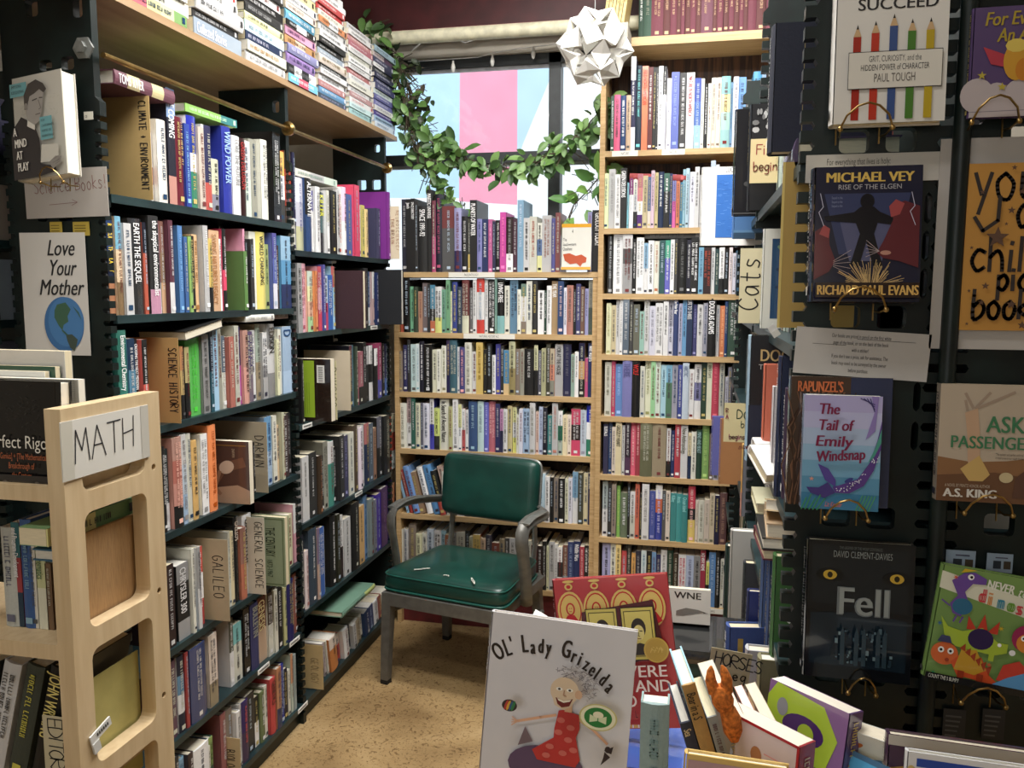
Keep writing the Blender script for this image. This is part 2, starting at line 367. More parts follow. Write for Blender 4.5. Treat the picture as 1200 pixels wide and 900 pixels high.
def shelf_label(parent, Y, z, w=.075, h=.016, txt=None):
    b = MB(); b.box(XL, XL+.002, Y-w/2, Y+w/2, z-h-.001, z-.001, 'e8e8e2')
    b.plane((XL+.002, Y-w/2, z-h), (0, 1, 0), (0, 0, 1), (1, 0, 0))
    R = random.Random(int(Y*1000)); x = .008
    while x < w-.012: l = R.uniform(.002, .004); b.rect(x, .005, x+l, .0105, '444'); x += l+.0015
    return b.build('shelf_label', PAPER, parent)
N_LEV = [(1.825, 'n1'), (1.535, 'n2'), (1.24, 'n3'), (.945, 'n4'), (.62, 'n5'), (.355, 'n6'), (.08, 'n7')]
F_LEV = [(1.737, 'f1'), (1.445, 'f2'), (1.115, 'f3'), (.75, 'f4'), (.42, 'f5'), (.08, 'f6')]
def hole_pairs(x0, zs, w=.036, h=.03): return [(x0+dx, z, x0+dx+w, z+h) for z in zs for dx in (.035, .10)]
near = thing('steel_bookshelf', 'near bay of the dark green steel shelving, climate and science signs sticking out', 'bookshelf', T(-1.5, 2.22, 0), 'bays of steel shelving')
far = thing('steel_bookshelf', 'far bay of the dark green steel shelving, ending beside the green chair', 'bookshelf', T(-1.5, 3.15, 0), 'bays of steel shelving')
def loc(o): return o
hp = [(-1.56, 2.235, -1.525, 2.275), (-1.43, 2.225, -1.405, 2.275), (-1.53, 2.11, -1.495, 2.135), (-1.47, 2.11, -1.435, 2.14)]
def child(o, p): o.parent = p; o.matrix_parent_inverse = p.matrix_world.inverted(); return o
bpy.context.view_layer.update()
def kids(root, fn): 
    o = fn(None); child(o, root); return o
kids(near, lambda p: upright('end_panel', p, -1.645, -1.372, 1.745, 2.6, 2.035, holes=hp+[(-1.56, z, -1.53, z+.03) for z in (1.76,)]+[(-1.50, 1.76, -1.46, 1.79)]))
kids(near, lambda p: upright('upright', p, -1.645, -1.372, 2.68, 2.28, 2.03, holes=[(-1.43, 2.20, -1.405, 2.24)]))
kids(far, lambda p: upright('end_panel', p, -1.645, -1.372, 3.61, 2.28, 2.03, holes=[(-1.43, 2.215, -1.405, 2.25)]+[(x, z, x+.042, z+.045) for z in (1.98, 2.05) for x in (-1.515, -1.445)]))
for root, lev, y0, y1 in ((near, N_LEV, 1.768, 2.679), (far, F_LEV, 2.703, 3.609)):
    b = MB(); b.box(-1.66, -1.648, y0, y1, 0.05, 2.0); child(b.build('back_panel', STEEL), root)
    shs = []
    for z, _ in lev: s = shelf_board(None, -1.646, XL, y0, y1, z); child(s, root); shs.append(s)
    b = MB(); b.box(-1.64, XL-.02, y0, y1, 0.0, .055); child(b.build('base', STEEL), root)
    b = MB(); b.tube([(XL+.004, y0-.01, 2.142), (XL+.004, y1+.01, 2.142)], .007, n=10)
    for y in (y1-.012,):
        b.push(T(XL+.004, y, 2.142) @ RX(90)); b.lathe([(0, -.012), (.02, -.012), (.024, -.004), (.024, .006), (.016, .012), (0, .012)], 16); b.pop()
    child(b.build('brace_rod', BRASS, smooth=.6), root)
    for i, Y in {('n', 5): (2.40,), ('n', 6): (2.67,)}.items() if root is near else {('f', 1): (3.42,), ('f', 2): (2.76,), ('f', 3): (3.22,)}.items():
        for yy in Y: child(shelf_label(None, yy if yy > 2 else yy, lev[i[1]][0]), shs[i[1]])
    if root is near: child(shelf_label(None, 2.62, lev[5][0]), shs[5])
# bolt on the near end panel
b = MB(); b.push(T(-1.405, 1.745, 2.155) @ RX(90)); b.lathe([(.027, 0), (.027, .006), (.014, .008), (.014, .018), (0, .018)], 6); b.pop()
child(b.build('bolt', CHROME), near)
b = MB(); b.box(-1.98, XL, 1.0, 3.74, 2.283, 2.303)
wb = tag(b.build('wooden_board', PLY), 'long plywood board laid across the top of the steel shelving, carrying stacked books', 'board')
# wooden bookcases on the back wall
def side(parent, x0, x1, yf, z1, z0=0):
    b = MB(); b.box(x0, x1, yf, 3.90, z0, z1); child(b.build('side_panel', PINE), parent)
A_LEV = [1.681, 1.404, 1.125, .855, .541, .216]; B_LEV = [2.655, 2.193, 1.867, 1.587, 1.321, 1.047, .783, .496, .207]
bcA = thing('wooden_bookcase', 'low pine bookcase under the window, behind the green chair', 'bookshelf', T(-.9, 3.78, 0)); bpy.context.view_layer.update()
side(bcA, -1.366, -1.344, YA, 1.66); side(bcA, -.441, -.419, YA, 1.655)
def wlabel(parent, x0, x1, yf, z, txt=None, col='333'):
    b = MB(); b.box(x0, x1, yf-.0025, yf, z-.022, z+.002, 'e6e4da'); b.plane((x0, yf-.0025, z-.022), (1, 0, 0), (0, 0, 1), (0, -1, 0))
    if txt: b.text(txt, (x1-x0)/2, .006, .011, col, 'c', maxw=(x1-x0)*.9)
    b.build('shelf_label', PAPER, parent).matrix_parent_inverse = Matrix()
AS = []
for z in A_LEV:
    b = MB(); b.box(-1.344 if z < 1.6 else -1.37, -.441 if z < 1.6 else -.419, YA, 3.90, z-.024, z); o = child(b.build('shelf', PINEX), bcA); AS.append(o)
b = MB(); b.box(-1.36, -.42, 3.885, 3.899, .2, 1.65); child(b.build('back_panel', mat('dark_stained_wood', '4a3220', rough=.6, nscale=4, stretch=(20, 1, 2), col2='332114')), bcA)
b = MB(); b.box(-1.36, -.42, YA+.03, YA+.05, 0, .192); b.box(-1.36, -.42, YA+.05, 3.88, 0, .05); child(b.build('plinth', REDP), bcA)
def lab(par, x0, x1, yf, z, txt):
    b = MB(); b.box(x0, x1, yf-.0025, yf, z-.024, z-.001, 'e6e4da'); b.plane((x0, yf-.0025, z-.024), (1, 0, 0), (0, 0, 1), (0, -1, 0))
    b.text(txt, (x1-x0)/2, .006, .012, '666', 'c', maxw=(x1-x0)*.9); child(b.build('shelf_label', PAPER), par)
lab(AS[0], -1.10, -.885, YA, A_LEV[0], 'PALEONTOLOGY'); lab(AS[1], -1.03, -.79, YA, A_LEV[1], 'NATURAL HISTORY A-Z')
bcB = thing('wooden_bookcase', 'tall pine bookcase beside the window, maroon encyclopedias on its top shelf', 'bookshelf', T(-.05, 3.78, 0)); bpy.context.view_layer.update()
side(bcB, -.417, -.395, YB, 2.58); side(bcB, .335, .357, YB, 2.63)
BS = []
for i, z in enumerate(B_LEV):
    x0 = -.30 if i == 0 else -.395
    b = MB(); b.box(x0, .335, YB, 3.90, z-(.035 if i == 0 else .024), z); BS.append(child(b.build('shelf', PINEX), bcB))
b = MB(); b.box(-.41, .35, 3.885, 3.90, .1, 2.62); child(b.build('back_panel', mat('dark_knotty_back', '5a3a24', rough=.6, nscale=3, stretch=(26, 1, 1.2), col2='2e1b10', thr=(.4, .6))), bcB)
b = MB(); b.box(-.41, .35, YB+.03, YB+.05, 0, .183); child(b.build('plinth', REDP), bcB)
lab(BS[1], -.365, -.255, YB, B_LEV[1], 'NATURE'); lab(BS[1], -.155, -.06, YB, B_LEV[1], 'NATURE'); lab(BS[8], .05, .16, YB, B_LEV[8], 'NATURAL')
# right-hand range, faces the aisle
XR = .152
R_LEV = [1.80, 1.515, 1.24, .985, .70, .42, .10]
rr = thing('steel_bookshelf', 'dark steel shelving along the right of the aisle, end panel hung with display books', 'bookshelf', T(.28, 2.4, 0)); bpy.context.view_layer.update()
def rhole(x0, x1, zs): 
    out = []
    for z in zs:
        for dx in (.055, .12): out.append((x0+dx, z, x0+dx+.042, z+.034))
    return out
hz = [2.12, 1.805, 1.545, 1.235, .98, .7, .4]
tall = [(.326, z, .336, z+.045) for z in (2.02, 1.95, 1.70, 1.645, 1.59, 1.42, 1.36, 1.13, 1.07)]
kids(rr, lambda p: upright('end_panel', p, .148, .358, 1.345, 2.5, 2.4, holes=rhole(.148, .358, hz)+tall))
for y in (2.27, 3.19): kids(rr, lambda p: upright('upright', p, .148, .40, y, 2.35, 2.3))
for z in R_LEV:
    for y0, y1 in ((1.368, 2.268), (2.294, 3.188), (3.214, 3.60)): child(shelf_board(None, XR, .40, y0, y1, z, front=-1), rr)
b = MB(); b.box(.402, .412, 1.37, 3.6, .05, 2.3); child(b.build('back_panel', STEEL), rr)
b = MB(); b.tube([(.368, 1.335, 0), (.368, 1.335, 2.6)], .0125, n=10); child(b.build('post', STEEL, smooth=1), rr)
r2 = thing('steel_bookshelf', 'second dark steel end panel right of the post, orange handwritten poster on it', 'bookshelf', T(.55, 1.36, 0)); bpy.context.view_layer.update()
kids(r2, lambda p: upright('end_panel', p, .380, .70, 1.345, 2.5, 2.4, holes=rhole(.38, .7, hz)+[(.57+a, z, .612+a, z+.034) for z in hz for a in (0,)]))
for z in R_LEV: child(shelf_board(None, .42, .70, 1.368, 3.0, z, front=1), r2)
# range further left, seen only as a dark edge
r3 = thing('steel_bookshelf', 'dark steel shelving at the far left edge behind the poster panel', 'bookshelf', T(-1.9, 1.9, 0)); bpy.context.view_layer.update()
kids(r3, lambda p: upright('end_panel', p, -1.70, -1.662, 1.70, 2.3, 2.25))
kids(r3, lambda p: upright('upright', p, -2.30, -2.26, 1.70, 2.3, 2.25))
for z in (1.93, 1.72, 1.52, 1.30, 1.0, .7): 
    b = MB(); b.box(-2.26, -1.70, 1.705, 2.0, z-.02, z); child(b.build('shelf', SHELFM), r3)
b = MB(); b.box(-2.26, -1.70, 2.03, 2.04, .1, 2.2); child(b.build('back_panel', STEEL), r3)
# ------------------------------------------------------------------ green office armchair
VINYL = mat('green_vinyl', '14433a', rough=.36, noise=.12, nscale=7, bump=.03, col2='0e322b', coat=.15)
PIPE = mat('green_piping', '1f5a50', rough=.35)
ch = thing('armchair', 'old green vinyl office armchair with grey metal frame in the corner', 'chair', T(-.900, 3.225, 0) @ RZ(-12))
def cpart(b, name, m, sm=.6, parent=ch): return b.build(name, m, parent, None, sm)
def pad(mb, hw, hd, z0, z1, dome, rr, taper=0):
    """a cushion: superellipse outline, domed top, rounded rim"""
    ring = []; N = 64
    for i in range(N):
        t = 2*PI*i/N; c, s = math.cos(t), math.sin(t); e = .20
        y = math.copysign(abs(s)**e, s); ring.append((hw*math.copysign(abs(c)**e, c)*(1-taper*(y+.3)), hd*y))
    vs = []; fs = []; lv = []
    prof = [(1-.06, z0), (1-.012, z0+.012), (1, z0+.03), (1, z1-.03), (1-.016, z1-.012), (1-.05, z1-.002)]
    for k in range(1, 7): s = .95*(1-k/7); prof.append((s, z1+dome*(1-s*s)))
    for s, z in prof:
        for x, y in ring: vs.append((x*s, y*s, z))
    for j in range(len(prof)-1):
        for i in range(N): fs.append((j*N+i, j*N+(i+1) % N, (j+1)*N+(i+1) % N, (j+1)*N+i))
    fs.append(tuple(range(N))[::-1]); fs.append(tuple((len(prof)-1)*N+i for i in range(N)))
    mb.add(vs, fs); return ring
b = MB(); ring = pad(b, .266, .222, .385, .468, .014, .03, .075); seat = cpart(b, 'seat', VINYL, 1.0)
b = MB(); b.tube([(x*1.002, y*1.002, .396) for x, y in ring], .0045, n=6, closed=True); b.tube([(x*.992, y*.992, .455) for x, y in ring], .003, n=6, closed=True); cpart(b, 'piping', PIPE, 1, seat)
for (x, y, s) in ((-.12, -.17, 0), (.13, -.19, 1), (.01, -.19, 2)):
    b = MB()
    if s == 2: b.tube([(x+.012*math.cos(t), y+.008*math.sin(t), .480) for t in [PI*k/6 for k in range(7)]], .002, n=5)
    else:
        for k in range(3): b.push(T(x+.012*k-.01, y+(.012*k if s == 0 else -.014*k+.01), .4795) @ RZ(35 if s == 0 else -60)); b.box(-.016, .016, -.003, .003, -.001, .0012, 'd8d8cc'); b.pop()
    cpart(b, 'vinyl_tear', mat('torn_white_stuffing', 'd8d8cc', rough=.9), None, seat)
# backrest, curved a little and tilted
b = MB(); b.push(T(0, .232, .745) @ RX(-8) @ RX(90)); ring2 = pad(b, .232, .135, -.022, .030, .012, .02); b.pop(); back = cpart(b, 'backrest', VINYL, 1.0)
b = MB(); b.push(T(0, .232, .745) @ RX(-8) @ RX(90)); b.tube([(x*1.003, y*1.003, -.008) for x, y in ring2], .006, n=6, closed=True); b.pop(); cpart(b, 'backrest_rim', CHROME, 1, back)
FRAME = mat('grey_painted_steel', '6f6e69', rough=.38, metal=.35, noise=.12, nscale=30)
for sx in (-1, 1):
    for y, nm in ((-.215, 'f'), (.225, 'b')):
        b = MB(); w1 = .021; w2 = .016
        y2 = y+(.035 if nm == 'b' else -.012); x, x2 = (sx*.240, sx*.252) if nm == 'f' else (sx*.218, sx*.235)
        vs = [(x-w1, y-w1, .385), (x+w1, y-w1, .385), (x+w1, y+w1, .385), (x-w1, y+w1, .385), (x2-w2, y2-w2, .018), (x2+w2, y2-w2, .018), (x2+w2, y2+w2, .018), (x2-w2, y2+w2, .018)]
        b.add(vs, [(0, 1, 2, 3), (7, 6, 5, 4), (0, 4, 5, 1), (1, 5, 6, 2), (2, 6, 7, 3), (3, 7, 4, 0)])
        lg = cpart(b, 'leg', FRAME, None); b = MB(); b.box(x2-w2, x2+w2, y2-w2, y2+w2, 0, .018); cpart(b, 'foot_cap', mat('black_rubber', '151515', rough=.7), None, lg)
    # arm: post from the side rail curving up, over and back to the backrest
    b = MB(); X = sx*.298
    pts = [(sx*.25, .03, .345), (sx*.285, -.02, .350), (X, -.055, .40), (X, -.066, .48), (X, -.085, .56), (X, -.104, .62), (X, -.102, .662), (X, -.080, .686), (X, -.02, .694), (X, .06, .690), (X*.97, .14, .680), (X*.90, .20, .672), (X*.80, .235, .670)]
    b.tube(pts, [.020]*5+[.022]*8, n=10, flat=(1.25, .62)); arm = cpart(b, 'armrest', FRAME, .9)
    b = MB(); b.tube([(X*1.0, -.090, .696), (X, -.02, .707), (X, .06, .703), (X*.97, .13, .694)], .017, n=10, flat=(1.5, .35)); cpart(b, 'arm_pad', CHROME, .9, arm)
    b = MB(); b.box(sx*.252-.012, sx*.252+.012, -.20, .23, .345, .385); cpart(b, 'seat_rail', FRAME, None)
    b = MB(); b.tube([(sx*.205, .215, .37), (sx*.205, .25, .50), (sx*.198, .262, .66), (sx*.195, .272, .82)], .018, n=8, flat=(1.2, .5)); cpart(b, 'back_post', CHROME, .9)
    b = MB(); b.tube([(sx*.247, -.205, .30), (sx*.250, .235, .22)], .009, n=8); cpart(b, 'side_brace', FRAME, .9)
b = MB(); b.box(-.245, .245, -.236, -.212, .335, .386); cpart(b, 'seat_apron', FRAME, None)
b = MB(); b.box(-.245, .245, .21, .232, .345, .386); cpart(b, 'seat_apron', FRAME, None)
# ------------------------------------------------------------------ display table in front
b = MB(); tb = thing('display_table', 'low pine display table across the foreground, loaded with picture books', 'table', T(0, 1.1, 0))
bpy.context.view_layer.update()
b.box(-.27, .78, .80, 1.30, .775, .80); b.box(-.24, .145, 1.30, 1.78, .775, .80); child(b.build('tabletop', PINE), tb)
b = MB(); b.box(-.25, .75, .83, .85, .69, .774); b.box(-.23, -.21, .85, 1.75, .69, .774); b.box(-.21, .12, 1.74, 1.76, .69, .774); child(b.build('apron', PINE), tb)
for x, y in ((-.22, .86), (.74, .84), (.74, 1.27), (-.21, 1.74), (.11, 1.74)):
    b = MB(); b.box(x-.022, x+.022, y-.022, y+.022, 0, .775); child(b.build('leg', PINE), tb)
# ------------------------------------------------------------------ pine unit with the open end frame
MX = -.963; MY0, MY1 = 1.10, 1.345
un = thing('wooden_shelf_unit', 'blond wooden shelf unit with an open ladder-like end frame and a math sign', 'shelf', T(-1.2, 1.22, 0)); bpy.context.view_layer.update()
zt = 1.412
def yz(px, py): q = atX(px, py, MX); return (q.y, q.z)
ya, yb = MY0, MY1; iy0, iy1 = ya+.040, yb-.048
hol = [rrect(iy0, 1.270, iy1, 1.365, .018, 4), rrect(iy0, 1.038, iy1, 1.235, .018, 4), rrect(iy0, .800, iy1, 1.002, .018, 4), rrect(iy0, .56, iy1, .765, .018, 4), rrect(iy0, .30, iy1, .525, .018, 4)]
def disc(y, z, r=.006): return [(y+r*math.cos(t), z+r*math.sin(t)) for t in [2*PI*k/10 for k in range(10)]]
hol += [disc(yb-.024, z) for z in (1.275, 1.04, .835, .6)]
b = MB(); plate(b, [(ya, 0), (yb, 0), (yb, zt), (ya, zt)], hol, 'x', MX-.030, MX); child(b.build('end_frame', MAPLE), un)
for z in (1.285, 1.02, .76, .45): 
    b = MB(); b.box(-1.55, MX-.031, MY0+.01, MY1-.006, z-.026, z); child(b.build('shelf', MAPLE), un)
b = MB(); b.box(-1.58, -1.551, MY0, MY1, 0, 1.41); child(b.build('side_panel', MAPLE), un)
b = MB(); b.box(MX-.040, MX-.0335, MY0+.012, MY1-.008, 1.021, 1.188); child(b.build('cardboard_panel', mat('brown_cardboard', 'b08a5c', rough=.9, nscale=90, stretch=(1, 9, .5), col2='9a7850')), un)
b = MB(); b.push(T(MX-.034, 0, 0)); b.box(-.004, -.001, MY0+.030, MY1-.046, .70, .93); b.pop(); child(b.build('yellow_folder', mat('olive_yellow_card', 'b8ae6a', rough=.7, noise=.05)), un)
# ------------------------------------------------------------------ folded paper star lamp
sl = thing('paper_star_lamp', 'white folded paper star ball hanging before the window', 'lamp', T(-.392, 3.2, 2.500)); bpy.context.view_layer.update()
def ico():
    p = (1+5**.5)/2; V = [Vector(v).normalized() for v in ((-1, p, 0), (1, p, 0), (-1, -p, 0), (1, -p, 0), (0, -1, p), (0, 1, p), (0, -1, -p), (0, 1, -p), (p, 0, -1), (p, 0, 1), (-p, 0, -1), (-p, 0, 1))]
    F = [(0, 11, 5), (0, 5, 1), (0, 1, 7), (0, 7, 10), (0, 10, 11), (1, 5, 9), (5, 11, 4), (11, 10, 2), (10, 7, 6), (7, 1, 8), (3, 9, 4), (3, 4, 2), (3, 2, 6), (3, 6, 8), (3, 8, 9), (4, 9, 5), (2, 4, 11), (6, 2, 10), (8, 6, 7), (9, 8, 1)]
    return V, F
V, F = ico(); b = MB(); RR = .128; E = {}
for f in F:
    for i in range(3): E.setdefault(tuple(sorted((f[i], f[(i+1) % 3]))), []).append(f)
b.push(RZ(20) @ RX(25))
cf = lambda f: (V[f[0]]+V[f[1]]+V[f[2]]).normalized()
for (i, j), fs in E.items():
    A, B = V[i], V[j]; f1, f2 = cf(fs[0])*1.16*RR, cf(fs[1])*1.16*RR; mid = (A+B).normalized()*.98*RR
    a1 = (A*.55+(A+B)*.24).normalized()*.93*RR; b1 = (B*.55+(A+B)*.24).normalized()*.93*RR
    ia, ib = a1*.80, b1*.80
    for q in ((f1, a1, mid), (f1, mid, b1), (f2, mid, a1), (f2, b1, mid), (f1, ia, a1), (f2, a1, ia), (f1, b1, ib), (f2, ib, b1)): b.add([tuple(x) for x in q], [(0, 1, 2)], 'efeee9')
b.pop(); child(b.build('paper_shade', mat('white_folded_paper', 'e6e4de', rough=.8, noise=.02), None, T(-.392, 3.2, 2.500)), sl)
b = MB(); b.tube([(-.392, 3.2, 2.60), (-.394, 3.2, 2.75), (-.392, 3.2, 3.2)], .0015, n=5); child(b.build('hanging_cord', PAPER), sl)
# ------------------------------------------------------------------ leaf garland and vine
LEAF = mat('green_leaf', attr=True, rough=.45, noise=.25, nscale=25)
STEM = mat('brown_stem', '4a4030', rough=.8)
def leaf(mb, p, dirv, nrm, L, w, col):
    d = Vector(dirv).normalized(); s = d.cross(Vector(nrm)); s = s.normalized() if s.length > 1e-5 else d.orthogonal().normalized(); n = s.cross(d).normalized()
    k = [(0, 0), (.22, .75), (.5, 1), (.78, .72), (1, 0)]; P0 = Vector(p); vs = []
    for u, v in k: vs.append(tuple(P0+d*L*u-n*L*.10*u*u))
    for u, v in k[1:4]: vs.append(tuple(P0+d*L*u+s*w*v+n*w*.35-n*L*.10*u*u))
    for u, v in k[1:4]: vs.append(tuple(P0+d*L*u-s*w*v+n*w*.35-n*L*.10*u*u))
    mb.add(vs, [(0, 1, 5), (1, 2, 6, 5), (2, 3, 7, 6), (3, 4, 7), (0, 8, 1), (1, 8, 9, 2), (2, 9, 10, 3), (3, 10, 4)], col)
def garland(name, label, px, Y, n, LL, spread, cols, cat='garland', seed=1, thick=.006, twigs=0):
    R = random.Random(seed); root = thing(name, label, cat, T(*atY(*px[0], Y))); bpy.context.view_layer.update()
    pts = [atY(x, y, Y)+Vector((0, R.uniform(-.02, .02), 0)) for x, y in px]; dense = []
    for i in range(len(pts)-1):
        for k in range(6): dense.append(pts[i].lerp(pts[i+1], k/6))
    dense.append(pts[-1])
    b = MB(); b.tube(dense, thick, n=6)
    for s in range(2): b.tube([p+Vector((R.uniform(-.02, .02), R.uniform(-.02, .02), R.uniform(-.025, .025))) for p in dense[::2]], thick*.6, n=5)
    for _ in range(twigs):
        p = R.choice(dense); d = Vector((R.uniform(-1, 1), R.uniform(-.5, .5), R.uniform(-1, .6)))*.11; b.tube([p, p+d*.5+Vector((0, 0, .01)), p+d], .0022, n=4)
    child(b.build('stem', STEM, smooth=1), root)
    b = MB()
    for i in range(n):
        p = R.choice(dense)+Vector((R.gauss(0, spread), R.gauss(0, spread*.5), R.gauss(0, spread)))
        d = Vector((R.uniform(-1, 1), R.uniform(-.6, .2), R.uniform(-1.5, .55))); L = R.uniform(*LL)
        leaf(b, p, d, (R.uniform(-.5, .5), -1, R.uniform(-.2, .9)), L, L*R.uniform(.21, .29), R.choice(cols))
    f = child(b.build('foliage', LEAF, smooth=1), root); return root
GR = ('4f7238', '648a48', '3c5a30', '6f9650', '547a3e', '425f36', '7ca05a')
garland('leaf_garland', 'green leaf garland swagged across the window from the stacked books to the bookcase', [(436, 34), (452, 70), (470, 105), (482, 140), (505, 165), (535, 185), (565, 195), (600, 199), (640, 186), (670, 168), (692, 145), (712, 122)], 3.74, 330, (.045, .085), .030, GR, seed=3, twigs=40)
garland('leaf_garland', 'short leafy strand hanging down at the left end of the swag', [(474, 120), (478, 155), (494, 185), (512, 212), (522, 226)], 3.71, 85, (.04, .07), .026, GR, seed=8, twigs=34, thick=.005)
garland('dried_twigs', 'dark dried twigs hanging beside the stacked books at the window corner', [(432, 36), (455, 62), (474, 90), (486, 128), (489, 165)], 3.76, 110, (.035, .07), .036, ('33402a', '2a3424', '4a5436', '5a5244'), cat='garland', seed=12, twigs=160, thick=.004)
garland('climbing_vine', 'thin vine with large leaves at the lower right window pane', [(664, 262), (672, 240), (690, 222), (702, 208), (712, 196)], 3.78, 17, (.07, .12), .03, ('6f9c4c', '86b45a', '5a8a48'), cat='plant', seed=21, thick=.003, twigs=6)
garland('climbing_vine', 'single leaves standing behind the books under the pink stripe', [(540, 262), (542, 246), (540, 236)], 3.80, 4, (.07, .10), .012, ('5f8a3c', '7aa050'), cat='plant', seed=4, thick=.003)
# string of small lights
st = thing('string_lights', 'white wire with small pale bulbs strung across the upper window', 'string lights', T(*atY(520, 70, 3.88))); bpy.context.view_layer.update()
b = MB(); b.tube([atY(x, y, 3.9) for x, y in ((478, 72), (500, 71), (530, 69), (560, 67), (578, 62), (606, 57), (625, 55), (660, 50))], .0025, n=5)
b.tube([atY(x, y, 3.88) for x, y in ((482, 60), (494, 50), (510, 43), (528, 43), (545, 50), (558, 46), (570, 41))], .003, n=5)
child(b.build('wire', mat('white_wire', 'e4e4e0', rough=.4), smooth=1), st)
for x, y in ((531, 78), (577, 71), (625, 62), (423, 8), (442, 17)):
    b = MB(); q = atY(x, y, 3.88); b.push(T(*q)); b.lathe([(0, -.028), (.007, -.022), (.011, -.006), (.008, .01), (.005, .014), (.005, .026), (0, .028)], 10); b.pop(); child(b.build('bulb', mat('pale_bulb', 'ecebe4', rough=.25), smooth=1), st)
# ------------------------------------------------------------------ books
PAL = [('black', '1c1c1c'), ('charcoal', '3c3c3e'), ('grey', '808080'), ('silver grey', 'b4b4b4'), ('white', 'ececec'), ('cream', 'dcd8c0'), ('tan', 'c0a070'), ('brown', '70482c'), ('dark brown', '44322a'),
 ('maroon', '702830'), ('red', 'c43030'), ('coral', 'd87058'), ('orange', 'ec8830'), ('gold', 'd8a838'), ('yellow', 'e8d840'), ('lime', 'b4d448'), ('green', '40a048'), ('dark green', '244838'), ('sage green', '98b090'), ('olive', '687038'),
 ('teal', '208888'), ('pale blue', 'b4d4e8'), ('sky blue', '60a4d8'), ('blue', '2850b0'), ('slate blue', '586c94'), ('navy', '20284c'), ('lavender', '9898cc'), ('purple', '683090'), ('plum', '503048'), ('pink', 'e888b0'), ('magenta', 'd02878')]
def cname(c):
    r = hx(c.split('/')[0] if '/' not in c else c.split('/')[len(c.split('/'))//2 if len(c.split('/')) != 2 else 0])
    f = lambda q: [v**(1/2.2) for v in q]
    a = f(r); return min(PAL, key=lambda p: sum((x-y)**2 for x, y in zip(a, f(hx(p[1])))))[0]
ORD = 'first second third fourth fifth sixth seventh eighth ninth tenth eleventh twelfth thirteenth fourteenth fifteenth sixteenth seventeenth eighteenth nineteenth twentieth'.split()
def ordn(i):
    if i < 20: return ORD[i]
    t = ['twenty', 'thirty', 'forty'][(i+1)//10-2]; u = (i+1) % 10
    return (t[:-1]+'ieth') if u == 0 else t+'-'+ORD[u-1]
def spine_letters(mb, t, h, y, ink, R, fine):
    """illegible lettering running down a spine"""
    hh = min(t*.36, .011); z = h*R.uniform(.90, .95); lines = 2 if t > .03 and R.random() < .4 else 1
    for ln in range(lines):
        zc = z; off = 0 if lines == 1 else (.6-1.2*ln)*hh; k = hh*(1 if lines == 1 else .8); end = h*R.uniform(.25, .45)
        while zc > end:
            wl = R.randint(3, 8)
            for _ in range(wl):
                a = k*.16; lw = k*R.choice((.42, .5, .55, .3)); x0, x1 = off-k/2, off+k/2
                if fine:
                    g = R.randint(0, 5)
                    S = [(x0, x1, 0, a)]
                    if g in (0, 1): S += [(x0, x0+a, 0, lw)]
                    if g in (1, 2): S += [(x1-a, x1, 0, lw)]
                    if g in (2, 3): S += [(off-a/2, off+a/2, 0, lw*.9)]
                    if g in (3, 4): S += [(x0, x1, lw-a, lw)]
                    if g == 4: S += [(x1-a, x1, 0, lw), (x0, x0+a, 0, lw)]
                else: S = [(x0 if R.random() < .7 else off-k*.2, x1 if R.random() < .7 else off+k*.2, 0, lw*.62)]
                for a0, a1, b0, b1 in S: mb.quad((a0, y, zc-b1), (a1, y, zc-b1), (a1, y, zc-b0), (a0, y, zc-b0), ink)
                zc -= lw+k*.16
            zc -= k*.5
    if R.random() < .75:
        a = min(t*.3, .008); z0 = h*R.uniform(.03, .06); mb.quad((-a, y, z0), (a, y, z0), (a, y, z0+a*1.6), (-a, y, z0+a*1.6), ink)
